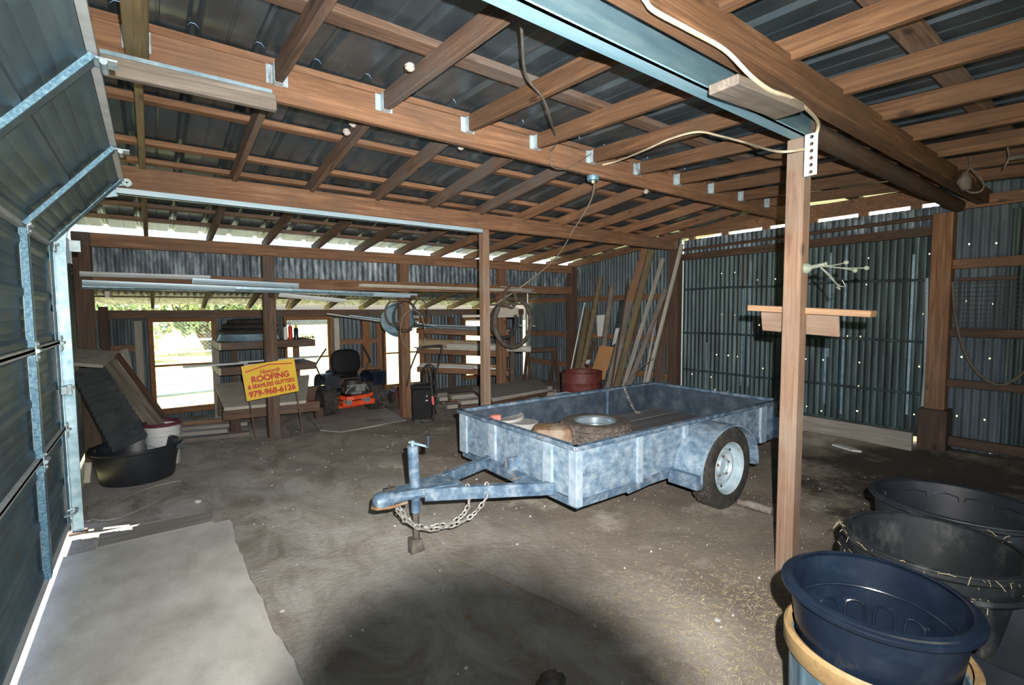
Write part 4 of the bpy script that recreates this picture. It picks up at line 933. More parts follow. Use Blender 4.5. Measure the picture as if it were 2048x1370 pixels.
e_ = t.part('engine', MB().box(-.16, .14, -.24, .0, .33, .45).lathe([(.0001, .45), (.13, .45), (.135, .48), (.12, .53), (.0001, .54)], 24, (-.01, -.10, 0)).lathe([(.0001, 0), (.05, 0), (.05, .16), (.0001, .16)], 16, (-.19, -.12, .39), 'x').lathe([(.0001, 0), (.035, 0), (.035, .08), (.0001, .08)], 16, (.18, -.22, .40), 'y'), 'wire_dark')
t.part('muffler', MB().box(-.02, .13, -.262, -.24, .36, .45).lathe([(.0001, 0), (.028, 0), (.028, .16), (.0001, .16)], 14, (-.10, -.27, .345), 'x'), 'engine_metal', e_)
t.part('engine_trim', MB().box(-.15, .15, -.25, -.24, .45, .47).tube([(-.18, -.25, .35), (-.13, -.27, .42), (-.04, -.26, .46)], .012, 8).tube([(.2, -.25, .36), (.16, -.27, .40), (.15, -.24, .45)], .01, 8), 'engine_metal', e_)
t.part('fuel_tank', MB().lathe([(.0001, 0), (.05, .0), (.055, .03), (.05, .08), (.0001, .09)], 16, (-.22, -.02, .44)), 'orange_paint')
m = MB(); pts = [(-.26, -.20, .30), (-.20, -.36, .285), (-.1, -.39, .29), (.1, -.39, .30), (.2, -.36, .315), (.26, -.20, .33)]
for i in range(len(pts)-1): m.bar(pts[i], pts[i+1], .012, .055)
t.part('rear_bumper', m, 'orange_paint')
t.part('frame', MB().box(-.25, -.20, -.3, 1.0, .18, .24).box(.20, .25, -.3, 1.0, .18, .24).box(-.25, .25, -.33, -.29, .16, .23).box(-.25, .25, .95, 1.0, .18, .24), 'orange_paint')
t.part('hydraulic_pump', MB().lathe([(.0001, 0), (.05, 0), (.05, .10), (.0001, .10)], 14, (-.17, -.36, .23), 'y').lathe([(.0001, 0), (.05, 0), (.05, .10), (.0001, .10)], 14, (.12, -.36, .24), 'y').box(-.22, -.12, -.30, -.2, .16, .26).box(.06, .18, -.30, -.2, .16, .27), 'engine_metal')
t.part('mower_deck', MB().lathe([(.0001, .16), (.45, .16), (.52, .13), (.52, .05), (.50, .05), (.50, .13), (.0001, .14)], 36, (0, .55, 0), sx=1.15, sy=.8), 'orange_paint')
for sx_ in (-.28, .28):
    t.part('caster', MB().lathe([(.0001, -.04), (.09, -.04), (.10, -.03), (.10, .03), (.09, .04), (.0001, .04)], 24, (sx_, 1.1, .10), 'x').box(sx_-.055, sx_-.045, 1.08, 1.12, .1, .26).box(sx_+.045, sx_+.055, 1.08, 1.12, .1, .26).box(sx_-.055, sx_+.055, 1.0, 1.12, .25, .26), 'tire_rubber')
t.part('foot_deck', MB().box(-.24, .24, .5, 1.05, .24, .26), 'wire_dark')
P1, P2, P3, P4, P5 = PZ(608, 826, .015), PZ(640, 860, .015), PZ(682, 864, .015), PZ(812, 840, .015), PZ(748, 802, .015)
m = MB(); poly = [(P1.x, P1.y), (P2.x, P2.y), (P3.x, P3.y), (P4.x, P4.y), (P5.x, P5.y), (P1.x+.2, 8.45)]
m.prism(poly, .003, .018, (0, 0, 0), (1, 0, 0), (0, 1, 0), (0, 0, 1))
tag(m.build('plywood_sheet', 'grey_board'), 'worn plywood sheet on the floor under the orange mower', 'plywood')
P = PZ(790, 800, 0)
t = Thing('garden_tiller', 'small dark machine with red housing on the floor behind the wire coil post', 'machine', (3.55, 8.1, 0))
t.part('wheel', MB().lathe([(.0001, -.03), (.09, -.03), (.10, -.02), (.10, .02), (.09, .03), (.0001, .03)], 24, (-.22, -.05, .10), 'x'), 'tire_rubber')
t.part('housing', MB().box(-.2, .12, -.1, .12, .08, .2).lathe([(.0001, .2), (.09, .2), (.08, .27), (.0001, .28)], 20, (.0, .0, 0)), 'drum_red')
t.part('shaft', MB().tube([(-.1, 0, .2), (-.25, -.1, .32)], .015, 8), 'engine_metal')
# battery charger / black cart
P = PZ(843, 846, 0)
t = Thing('battery_charger', 'tall black wheeled battery charger with cable loops standing before the window wall', 'charger', (3.10, 6.33, 0), rotz=R(-30))
b_ = t.part('cabinet', MB().box(-.15, .13, -.10, .12, .04, .50), 'matte_black', bevel=.012)
t.part('top_cap', MB().box(-.153, .133, -.103, .123, .50, .555), 'matte_black', b_, bevel=.01)
t.part('control_knob', MB().lathe([(.0001, .08), (.009, .08), (.009, .10), (.0001, .10)], 16, (.06, -.19, .40), 'y').box(.04, .075, -.104, -.10, .33, .345), 'white_plastic', b_)
for sx_ in (-.13, .13): t.part('wheel', MB().lathe([(.0001, -.018), (.065, -.018), (.07, -.01), (.07, .01), (.065, .018), (.0001, .018)], 24, (sx_, .10, .07), 'x'), 'tire_rubber')
t.part('loop_handle', MB().tube(smoothpath([(-.0, .10, .40), (.0, .12, .70), (.03, .12, .80), (.09, .12, .83), (.14, .12, .80), (.17, .12, .70), (.17, .10, .40)], 5), .012, 8), 'black_plastic')
t.part('output_cable', MB().tube(smoothpath([(.10, .0, .53), (.14, -.04, .78), (.18, .0, .80), (.20, .02, .45), (.17, -.03, .25), (.12, -.12, .06), (.02, -.16, .03), (-.05, -.12, .05)], 6), .007, 6).tube(smoothpath([(.02, -.06, .53), (.05, -.10, .76), (.10, -.08, .79), (.13, -.11, .5), (.13, -.12, .33)], 6), .007, 6), 'wire_dark')
t.part('red_clamp', MB().bar((.14, -.12, .40), (.15, -.13, .28), .03, .03), 'sign_red', label='red cable clamp')
t.part('foot_plate', MB().box(-.12, .12, -.12, -.08, .0, .07).box(-.03, .1, -.18, -.1, .0, .03), 'wire_dark')
t = Thing('push_cart', 'push implement with tall thin tubular handle behind the black charger', 'cart', (3.35, 6.72, 0), rotz=R(-20))
t.part('handle', MB().tube(smoothpath([(-.30, -.02, .46), (-.24, .02, .72), (-.11, .05, 1.02), (-.07, .05, 1.06), (.05, .05, 1.07), (.22, .05, 1.08), (.26, .05, 1.05), (.22, .05, .85), (.08, .02, .40)], 5), .013, 8), 'wire_dark')
t.part('base', MB().box(-.24, .05, -.1, .1, .42, .50).box(-.2, .1, -.06, .08, .12, .42), 'black_plastic', bevel=.01)
for sx_ in (-.2, .15): t.part('wheel', MB().lathe([(.0001, -.015), (.09, -.015), (.09, .015), (.0001, .015)], 24, (sx_, .08, .09), 'x'), 'tire_rubber')

# ------------------------------------------------------------------ wall shelf rack between the first two windows
t = Thing('shelf_rack', 'rough wooden shelf rack with three cantilever shelves between the first two windows', 'shelf', (1.32, 8.1, 0), world=True)
YF = 7.72
for z, mt in ((1.14, 'fir_old'), (.79, 'fir_old')):
    a, b = PY(442, 690 if z > 1 else 745, YF), PY(628 if z > 1 else 630, 683 if z > 1 else 737, YF)
    t.lumber('front_board', (a.x, YF, z), (b.x, YF, z), .04, .10, mt)
    t.lumber('side_arm', (a.x-.01, YF, z), (a.x-.02, 8.55, z+.02), .04, .10, 'cream_board')
    t.lumber('side_arm', (b.x, YF, z), (b.x, 8.55, z), .04, .10, mt)
    t.lumber('shelf_board', (a.x, (YF+8.5)/2, z+.05), (b.x, (YF+8.5)/2, z+.05), .80, .015, 'fir_old')
t.lumber('rear_post', (a.x+.01, 8.45, 0), (a.x+.01, 8.45, 1.2), .09, .06, 'grey_board')
t.lumber('rear_post', (b.x-.1, 8.45, 0), (b.x-.1, 8.45, 1.2), .09, .06, 'fir')
# stock tank stack on the top shelf
t = Thing('metal_basin', 'upturned round galvanised basin on the top shelf of the rack', 'basin', (1.14, 8.05, 1.20))
t.part('body', MB().lathe([(.40, .0), (.41, .01), (.40, .02), (.37, .10), (.0001, .11), (.0001, .105), (.36, .095), (.39, .02)], 48, sx=1.0, sy=.85), 'galv')
for k, (rr, z, l) in enumerate(((.40, 1.335, 'black inner tube directly on the metal basin'), (.38, 1.41, 'middle black inner tube on the shelf rack'), (.32, 1.475, 'topmost black inner tube on the shelf rack'))):
    tag(MB().lathe([(rr-.13+.055*math.cos(a*PI/6), .042*math.sin(a*PI/6)) for a in range(13)], 48, (1.14+.02*k, 8.05, z)).lathe([(rr-.13+.13*math.cos(a*PI/6), .042*math.sin(a*PI/6)) for a in range(13)], 48, (1.14+.02*k, 8.05, z)).build('inner_tube', 'tire_rubber'), l, 'tube')
def bottle(name, x, y, z, r, h, mat, cap, label):
    t = Thing(name, label, 'bottle', (x, y, z))
    t.part('body', MB().lathe([(.0001, 0), (r, 0), (r, h*.72), (r*.6, h*.8), (.0001, h*.8)], 20), mat); t.part('cap', MB().lathe([(r*.55, h*.8), (r*.55, h), (.0001, h)], 16), cap)
bottle('spray_can', 1.66, 7.80, 1.20, .030, .26, 'sign_red', 'white_plastic', 'red and white spray can on the top shelf beside the post')
bottle('spray_can', 1.74, 7.80, 1.20, .032, .22, 'blue_plastic', 'sign_yellow', 'blue spray can with yellow cap on the top shelf')
bottle('spray_can', 1.60, 7.84, 1.20, .028, .24, 'white_plastic', 'blue_plastic', 'white bottle at the back of the top shelf next to the spray cans')
m = MB(); random.seed(5)
for k in range(26):
    x, y = 1.80+.2*random.random(), 7.8+.1*random.random(); m.tube([(x, y, 1.21), (x+random.uniform(-.04, .04), y, 1.215+random.uniform(.01, .07)), (x+random.uniform(-.08, .08), y, 1.205)], .003, 5)
tag(m.build('wire_scraps', 'wire_dark'), 'tangle of wire scraps at the right end of the top shelf', 'wire', kind='stuff')
GUT = [((.30, 7.62, .90), (1.05, 7.62, .91), .10, 'gutter_white', 'short white gutter piece sticking out left of the middle shelf'), ((.95, 7.66, .92), (2.02, 7.66, .93), .14, 'gutter_white', 'white gutter piece lying on the middle shelf behind the sign'), ((1.0, 7.60, .875), (1.5, 7.60, .88), .05, 'gutter_white', 'thin white strip lying below the gutter on the middle shelf')]
for a, b, wd, mt, l in GUT: o = lumber('gutter_piece', a, b, wd, .025, mt, bevel=.002); tag(o, l, 'gutter')
# bottom shelf: door slab and timber
t = Thing('door_slab', 'pale old door slab lying on timber below the yellow sign', 'slab', (1.4, 7.6, 0), world=True)
a, b, c, d = PY(430, 770, 8.2), PY(448, 812, 7.3), PY(612, 792, 7.3), PY(618, 738, 8.35)
a.z, b.z, c.z, d.z = .57, .36, .34, .58
nz = Vector((0, 0, -.04))
t.part('slab', MB().add([a, b, c, d, a+nz, b+nz, c+nz, d+nz], [(0, 1, 2, 3), (7, 6, 5, 4), (0, 4, 5, 1), (1, 5, 6, 2), (2, 6, 7, 3), (3, 7, 4, 0)]), 'cream_board')
o = lumber('support_timber', (.70, 7.38, .25), (1.92, 7.32, .24), .06, .14, 'fir_old'); tag(o, 'timber edge under the pale door slab', 'timber')
o = lumber('support_timber', (.72, 8.2, .25), (2.2, 8.25, .25), .06, .3, 'fir_old'); tag(o, 'rear timber under the pale door slab', 'timber')
for x in (.85, 1.95): o = lumber('support_block', (x, 7.50, -.01), (x, 7.50, .18), .12, .12, 'fir_dark'); tag(o, 'dark block under the %s end of the door slab timber' % ('left' if x < 1 else 'right'), 'block')

# ------------------------------------------------------------------ gutters on the eave wall brackets
def gutter(name, p0, p1, w_, h_, mat, label):
    p0, p1 = Vector(p0), Vector(p1); m = MB(); x = (p1-p0).normalized(); y = Vector((0, 0, 1)).cross(x).normalized(); z = x.cross(y)
    prof = [(-w_/2, h_/2), (-w_/2, -h_/2), (w_/2-.02, -h_/2), (w_/2, 0), (w_/2, h_/2), (w_/2-.012, h_/2), (w_/2-.005, .0), (w_/2-.023, -h_/2+.005), (-w_/2+.005, -h_/2+.005), (-w_/2+.005, h_/2)]
    for p in (p0, p1): m.v += [tuple(p-y*a+z*b) for a, b in prof]
    q = len(prof); m.f = [(i, (i+1) % q, q+(i+1) % q, q+i) for i in range(q)]
    return tag(m.build(name, mat), label, 'gutter')
G = [(PY(165, 566, 6.62), PY(832, 592, 6.62), .10, .06, 'gutter_blue', 'long pale blue gutter on the brackets of the eave wall'),
     (PY(160, 548, 6.72), PY(420, 556, 6.72), .10, .05, 'gutter_white', 'short grey-white gutter at the left end of the brackets'),
     (PY(385, 562, 6.68), PY(596, 572, 6.68), .10, .06, 'gutter_blue', 'second pale blue gutter lying behind the long one'),
     (PY(470, 578, 6.56), PY(745, 588, 6.56), .12, .05, 'galv', 'darker grey gutter below the long blue one'),
     (PY(560, 590, 6.50), PY(690, 602, 6.50), .09, .05, 'gutter_white', 'thin white gutter end under the grey gutter'),
     (PY(720, 571, 6.70), PY(1060, 582, 6.70), .09, .045, 'cream_board', 'cream gutter reaching behind the middle post'),
     (PY(165, 574, 6.66), PY(640, 584, 6.64), .08, .04, 'galv', 'dark steel channel lying under the blue gutters')]
for a in G: gutter('gutter', *a)
for x, l in ((-.45, 'left'), (1.22, 'second'), (3.07, 'third'), (4.88, 'right')):
    o = lumber('bracket_arm', (x+(.1 if x < 0 else .0), 6.80, 1.83), (x+(.1 if x < 0 else 0), 6.40, 1.80), .04, .06, 'cream_board' if x < 0 else 'fir_old'); tag(o, 'wooden bracket arm under the gutters, %s one' % l, 'bracket')
m = MB().tube([(1.45, 6.6, 1.92), (1.42, 6.58, 1.80), (1.36, 6.6, 1.66)], [.01, .012, .008], 6); tag(m.build('leather_strap', 'rust'), 'rusty brown strap hanging beside the second eave post', 'strap')
# long pieces crossing under the lean-to roof
G2 = [(PY(655, 628, 7.4), PY(775, 645, 7.4), .06, .02, 'gutter_white', 'thin white strip slanting under the lean-to roof'), (PY(700, 632, 7.3), PY(870, 652, 7.3), .08, .03, 'gutter_blue', 'pale blue strip slanting under the lean-to roof')]
for a in G2: gutter('gutter', *a)

# ------------------------------------------------------------------ coils on the third eave post
def coil(name, c, r, n, rw, mat, label, ax=(0, 1, 0), sq=1.25, jit=.02, turns=3, seed=1, cat='wire coil', spread=.04):
    random.seed(seed); pts = []; ax = Vector(ax).normalized(); u = ax.cross(Vector((0, 0, 1))).normalized(); v = Vector((0, 0, 1))
    for i in range(turns*20):
        a = 2*PI*i/20; k = r*(1+random.uniform(-jit, jit)*.6+.06*math.sin(a*.37+seed))
        pts.append(Vector(c)+u*(k*math.cos(a))+v*(k*sq*math.sin(a)-(k*sq-r))+ax*(spread*math.sin(a*.21+seed)))
    return tag(MB().tube(pts, rw, 6).build(name, mat), label, cat)
coil('wire_coil', (2.86, 6.74, 1.62), .14, 3, .006, 'cord_dark', 'small dark wire coil at the left of the coil post', turns=4, seed=2)
coil('wire_coil', (3.02, 6.70, 1.58), .18, 3, .007, 'wire_dark', 'large black wire coil over the blue tub on the coil post', turns=3, seed=5)
coil('wire_coil', (3.26, 6.72, 1.66), .13, 3, .005, 'wire_dark', 'thin black wire loop at the right of the coil post', turns=2, seed=9, sq=1.6)
coil('wire_coil', (3.08, 6.62, 1.42), .21, 3, .0035, 'cord_tan', 'thin pale wire loop hanging lowest on the coil post', turns=1, seed=4, sq=1.5)
t = Thing('hanging_washtub', 'dented blue-grey metal washtub hanging behind the coil post', 'tub', (3.04, 7.02, 1.48))
t.part('body', MB().lathe([(.0001, .16), (.20, .16), (.22, .13), (.255, -.02), (.265, -.02), (.262, .0), (.232, .14), (.205, .172), (.0001, .172)], 40, (0, 0, 0), 'y'), 'galv')
t.part('bail', MB().tube(smoothpath([(-.2, .0, .17), (-.06, -.02, .42), (.06, -.02, .42), (.2, 0, .17)], 5), .004, 6), 'wire_dark')
# hose coil and box right of the middle post
def ringtube(name, c, r, rw, mat, label, a0=0, a1=360, n=44, cat='hose', ax=(0, 1, 0), tilt=0):
    u = Vector(ax).cross(Vector((0, 0, 1))).normalized(); pts = []; rr = []
    for i in range(n*3+1):
        a = R(a0+(a1-a0)*i/(n*3)); pts.append(Vector(c)+u*(r*math.cos(a))+Vector((0, 0, r*math.sin(a)))+Vector(ax)*(tilt*math.cos(a))); rr.append(rw*(1+.07*(1 if i % 3 == 0 else -1 if i % 3 == 1 else 0)))
    return tag(MB().tube(pts, rr, 12).build(name, mat), label, cat)
ringtube('corrugated_hose', (4.72, 6.30, 1.42), .40, .038, 'dusty_rubber', 'large grey corrugated hose ring hanging right of the middle post', a0=-215, a1=60, tilt=.05)
ringtube('corrugated_hose', (4.57, 6.36, 1.44), .27, .03, 'tire_rubber', 'smaller dark hose ring inside the grey corrugated hose', a0=-240, a1=20, tilt=.03)
coil('wire_coil', (4.72, 6.40, 1.80), .12, 3, .012, 'cord_dark', 'knot of dark cord at the top of the hose rings', turns=3, seed=3, sq=1.1, cat='cord')
tag(MB().box(4.40, 4.92, 6.42, 6.62, 1.50, 1.66).build('wooden_box', 'cream_board', bevel=.005), 'pale wooden box hung above the hose rings', 'box')
tag(MB().bar((4.3, 6.5, 1.70), (5.0, 6.44, 1.72), .12, .03).build('black_bar', 'dusty_rubber'), 'dark bar lying on top of the pale wooden box', 'bar')
P = PY(1052, 660, 6.4)
t = Thing('pipe_cross', 'thin white pipe cross hanging right of the hose rings', 'pipe', P, world=True)
t.part('upright', MB().tube([PY(1055, 587, 6.4), PY(1055, 668, 6.4)], .011, 10), 'white_plastic'); t.part('crossbar', MB().tube([PY(1040, 651, 6.4), PY(1070, 652, 6.4)], .008, 8), 'white_plastic')
for k, (a, b, l) in enumerate((((1000, 573), (1068, 580), 'upper'), ((1010, 580), (1072, 586), 'lower'))):
    tag(MB().tube([PY(*a, 6.55), PY(*b, 6.45)], .012, 8).build('wooden_stick', 'grey_board'), '%s pale stick poking out right of the middle post' % l, 'stick')
o = lumber('red_stick', PY(990, 598, 6.5), PY(1020, 573, 6.4), .03, .03, 'drum_red'); tag(o, 'short reddish slat slanting right of the middle post', 'slat')

# ------------------------------------------------------------------ pipe and lumber rack
t = Thing('lumber_rack', 'wooden storage rack with long rails carrying pipes and boards right of the window', 'rack', (4.6, 7.5, 0), world=True)
RA, RB = Vector((3.98, 8.35, 0)), Vector((5.10, 6.95, 0)); rd = (RB-RA).normalized(); rn = Vector((-rd.y, rd.x, 0))
if rn.y < 0: rn = -rn
RAILS = ((1.25, 1.19), (.87, .83), (.52, .49))
for z0, z1 in RAILS:
    t.lumber('rail', RA+Vector((0, 0, z0)), RB+Vector((0, 0, z1)), .04, .10, 'fir')
    for k in range(4):
        p = RA+(RB-RA)*(.03+.31*k)+Vector((0, 0, z0+(z1-z0)*(.03+.31*k))); t.lumber('arm', p, p+rn*.35, .04, .07, 'fir_old')
    t.lumber('rail', RA+Vector((0, 0, z0))+rn*.35, RB+Vector((0, 0, z1))+rn*.35, .04, .09, 'fir_old')
for k in (.02, .98):
    p = RA+(RB-RA)*k+rn*.38; t.lumber('rack_post', p, p+Vector((0, 0, 1.3)), .09, .05, 'fir_old')
def onrack(name, k0, k1, lvl, off, r, mat, label, dz=.0, cat='pipe', box=None):
    z0, z1 = RAILS[lvl]
    a = RA+(RB-RA)*k0+rn*off+Vector((0, 0, z0+(z1-z0)*k0+.05+r+dz)); b = RA+(RB-RA)*k1+rn*off+Vector((0, 0, z0+(z1-z0)*k1+.05+r+dz))
    if box: o = lumber(name, a, b, box, r*2, mat)
    else: o = MB().lathe([(r, 0), (r, (b-a).length), (r*.86, (b-a).length), (r*.86, 0), (r, 0)], 28).build(name, mat); x = (b-a).normalized(); o.matrix_world = Matrix.Translation(a) @ x.to_track_quat('Z', 'Y').to_matrix().to_4x4()
    return tag(o, label, cat)
onrack('cardboard_tube', .02, .72, 1, .11, .088, 'tan_cardboard', 'thick tan tube lying on the middle rail of the rack')
onrack('plastic_pipe', .35, 1.22, 1, .0, .06, 'dusty_pale', 'grey-white plastic pipe with open end on the middle rail')
onrack('plastic_pipe', .45, 1.05, 1, .24, .06, 'dusty_plastic', 'darker pipe behind the open-ended pipe on the rack')
onrack('wood_strip', -.02, .75, 1, -.04, .012, 'cream_board', 'pale slat along the front of the middle rail', cat='slat', box=.05)
for k, (k0, k1, off, dz, mt, l) in enumerate(((.02, .62, .02, 0, 'gutter_white', 'lowest white board on the bottom rail of the rack'), (.25, .95, .10, .0, 'white_plastic', 'second white board on the bottom rail of the rack'), (.0, .8, .20, .02, 'cream_board', 'cream board at the back of the bottom rail'), (.1, .9, .14, .045, 'new_pine', 'light pine board on top of the bottom rail stack'), (.05, .7, .05, .035, 'cream_board', 'short cream board over the white boards on the rack'))):
    onrack('rack_board', k0, k1, 2, off, .016, mt, l, dz=dz, cat='board', box=.10)
onrack('conduit', -.15, 1.0, 0, .05, .014, 'galv', 'thin steel conduit on the top rail of the rack', cat='pipe')
onrack('conduit', -.75, .75, 0, .12, .018, 'dusty_plastic', 'long grey conduit reaching past the coil post from the rack', cat='pipe')
onrack('rack_board', -.45, .85, 0, .22, .02, 'fir_old', 'long dark board on the top rail of the rack', cat='board', box=.16)
onrack('rack_board', -.3, .9, 0, .20, .012, 'gutter_blue', 'pale blue strip lying on the dark board of the rack', dz=.045, cat='board', box=.07)
# sawhorse
t = Thing('sawhorse', 'dark wooden sawhorse standing at the back right of the lean-to', 'sawhorse', (6.15, 7.3, 0))
t.lumber('top_beam', (-.35, .1, .84), (.35, -.1, .84), .05, .09, 'fir_dark')
for sx_ in (-.28, .28):
    for sy_ in (-.2, .2): t.lumber('leg', (sx_, -sx_*.3, .84), (sx_+sy_*.2, -sx_*.3+sy_, .0), .06, .035, 'fir_dark')
# lumber pile on the floor
random.seed(11); pile = []
for k in range(11):
    lay = k//4; x0 = 3.75+random.uniform(0, .35); y0 = 7.30-.17*(k % 4); z = .045+.075*lay
    o = lumber('pile_board', (x0, y0, z), (x0+1.5+random.uniform(0, .5), y0-.30, z), .15, .065, random.choice(['fir_grey', 'fir_old', 'grey_board']))
    tag(o, '%s board from the front, %s layer of the floor lumber pile' % (ORD[3-k % 4], ('bottom', 'middle', 'top')[lay]), 'board', 'boards in the floor lumber pile')
T1, T2, T3, T4 = PZ(945, 774, .36), PZ(1078, 757, .36), PZ(1098, 777, .36), PZ(985, 797, .36)
t = Thing('old_mattress_board', 'flat pale padded panel lying on blocks behind the trailer', 'panel', ((T1.x+T3.x)/2, (T1.y+T3.y)/2, .0), world=True)
mid = [T1, T2, T3, T4]
t.part('top_panel', MB().prism([(p.x, p.y) for p in mid], .31, .36, (0, 0, 0), (1, 0, 0), (0, 1, 0), (0, 0, 1)), 'grey_board', bevel=.008)
cxm = sum(p.x for p in mid)/4; cym = sum(p.y for p in mid)/4
t.part('lower_panel', MB().prism([(cxm+(p.x-cxm)*.97, cym+(p.y-cym)*.93) for p in mid], .25, .305, (0, 0, 0), (1, 0, 0), (0, 1, 0), (0, 0, 1)), 'fir_dark')
t.part('block', MB().box(cxm-.5, cxm-.35, cym-.2, cym+.2, 0, .25).box(cxm+.3, cxm+.45, cym-.2, cym+.2, 0, .25), 'fir_dark')
a, b = PY(1008, 796, 5.85), PY(1076, 785, 5.85)
tag(MB().box(a.x, b.x, 5.84, 5.86, .10, .27).build('sheet_metal_piece', 'galv_white'), 'small pale sheet-metal piece propped behind the trailer rail', 'sheet')
tag(MB().lathe([(.0001, .14), (.12, .13), (.22, .09), (.27, 0), (.0001, 0)], 28, (4.35, 4.85, .30)).build('grey_hump', 'dusty_plastic'), 'rounded grey lid top showing over the trailer side before the drum', 'lid')
tag(MB().lathe([(.0001, 0), (.20, 0), (.26, .3), (.0001, .3)], 24, (4.35, 4.85, 0)).build('feed_bin', 'black_plastic'), 'black bin under the rounded grey lid', 'bin')
t = Thing('steel_drum', 'dark red open steel drum behind the trailer', 'drum', (4.98, 5.0, 0))
t.part('body', MB().lathe([(.0001, .0), (.285, .0), (.29, .01), (.29, .24), (.298, .255), (.29, .27), (.29, .56), (.298, .575), (.29, .59), (.29, .72), (.283, .72), (.283, .02), (.0001, .02)], 56), 'drum_red')
t.part('rim', MB().lathe([(.287+.011*math.cos(a*PI/5), .722+.009*math.sin(a*PI/5)) for a in range(11)], 56), 'drum_red')

# ------------------------------------------------------------------ boards leaning in the back corner
LEAN = [((1169, 606), (1142, 739), .03, .03, 'white_plastic', 'pole', 'thin white pole leaning leftmost in the back corner'),
 ((1176, 617), (1155, 737), .10, .03, 'fir_green', 'board', 'short greenish board leaning behind the leaning round post'),
 ((1257, 557), (1238, 675), .025, .03, 'fir_dark', 'board', 'thin dark lath leaning left of the long yellow-brown board'),
 ((1269, 560), (1236, 700), .12, .03, 'fir_grey', 'board', 'grey board leaning just behind the long yellow-brown board'),
 ((1290, 497), (1213, 772), .12, .035, 'fir', 'board', 'widest reddish-brown board, left one of the long leaning pair'),
 ((1303, 500), (1234, 772), .10, .035, 'fir_green', 'board', 'long yellow-brown board, right one of the long leaning pair'),
 ((1326, 517), (1249, 768), .07, .035, 'grey_board', 'board', 'narrow grey lath leaning right of the yellow-brown board'),
 ((1331, 578), (1259, 768), .08, .03, 'fir_grey', 'board', 'shorter weathered lath leaning between two grey laths'),
 ((1364, 488), (1294, 766), .055, .035, 'grey_board', 'board', 'rightmost pale grey lath leaning across the brown door post'),
 ((1312, 640), (1288, 764), .035, .03, 'grey_board', 'board', 'short thin lath leaning left of the rightmost lath'),
 ((1328, 600), (1318, 762), .16, .02, 'fir_dark', 'board', 'wide dark board standing behind the rightmost lath'),
 ((1245, 600), (1222, 720), .08, .02, 'barn_corrugated', 'strip', 'dark metal strip leaning behind the plywood square'),
 ((1285, 560), (1262, 740), .05, .02, 'fir_dark', 'board', 'dark slat leaning in the shade behind the narrow grey lath')]
for k, (tp, bt, wd, th, mt, cat, l) in enumerate(LEAN):
    Xt = BX-.06-.02*(k % 3) - (.30 if k == 8 else 0); Xb = BX-.52-.05*(k % 4) - (.25 if k == 8 else 0)
    p1 = PX(*tp, Xt); p0 = PX(*bt, Xb); q = p0.z/(p1.z-p0.z); p0 = p0-(p1-p0)*(q-.02)
    if cat == 'pole': tag(MB().tube([p0, p1], .014, 10).build('leaning_pole', mt), l, 'pole')
    else:
        o = lumber('leaning_board', p0, p1, wd, th, mt, up=(-1, -.35, .2)); tag(o, l, cat)
for tp, bt, r_, l, mt in (((1201, 557), (1165, 740), .055, 'dark greenish round post leaning in the back corner, the taller one', 'fir_green'), ((1224, 572), (1205, 715), .055, 'grey-brown round post leaning in the back corner, the shorter one', 'fir_grey')):
    p1 = PX(*tp, BX-.10); p0 = PX(*bt, BX-.5); q = p0.z/(p1.z-p0.z); p0 = p0-(p1-p0)*(q-.03)
    o = MB().lathe([(.0001, 0), (r_, 0), (r_*.92, (p1-p0).length), (.0001, (p1-p0).length)], 20).build('round_post', mt); o.matrix_world = Matrix.Translation(p0) @ (p1-p0).normalized().to_track_quat('Z', 'Y').to_matrix().to_4x4(); tag(o, l, 'post')
def quadslab(name, pts, X0, X1, mat, label, cat, th=.015):
    P = [PX(x, y, X) for (x, y), X in zip(pts, (X0, X0, X1, X1))]; n = (P[1]-P[0]).cross(P[3]-P[0]).normalized()*th
    m = MB().add([*P, *[p+n for p in P]], [(0, 1, 2, 3), (7, 6, 5, 4), (0, 4, 5, 1), (1, 5, 6, 2), (2, 6, 7, 3), (3, 7, 4, 0)])
    return tag(m.build(name, mat, smooth=False), label, cat)
quadslab('plywood_square', [(1199, 691), (1227, 694), (1209, 760), (1178, 757)], BX-.62, BX-.85, 'ply_orange', 'small orange plywood square leaning above the red drum', 'plywood')
quadslab('wallboard_offcut', [(1193, 631), (1213, 629), (1206, 673), (1195, 673)], BX-.14, BX-.2, 'white_plastic', 'whitish panel leaning between the two round posts', 'panel')
quadslab('foam_block', [(1231, 657), (1241, 655), (1233, 685), (1224, 690)], BX-.5, BX-.6, 'white_plastic', 'white foam block leaning right of the shorter round post', 'foam')
o_ = quadslab('flooring_carton', [(1187, 681), (1194, 682), (1176, 733), (1168, 731)], BX-.60, BX-.8, 'fir_dark', 'long narrow carton with dark and white label by the red drum', 'carton')
quadslab('carton_label', [(1182, 697), (1189, 699), (1178, 728), (1171, 727)], BX-.63, BX-.79, 'white_plastic', '', '', th=-.003).name = 'label'
lb = COL.objects['label'] if 'label' in COL.objects else None
if lb:
    for k_ in ('label', 'category'): del lb[k_]
    lb.parent = o_

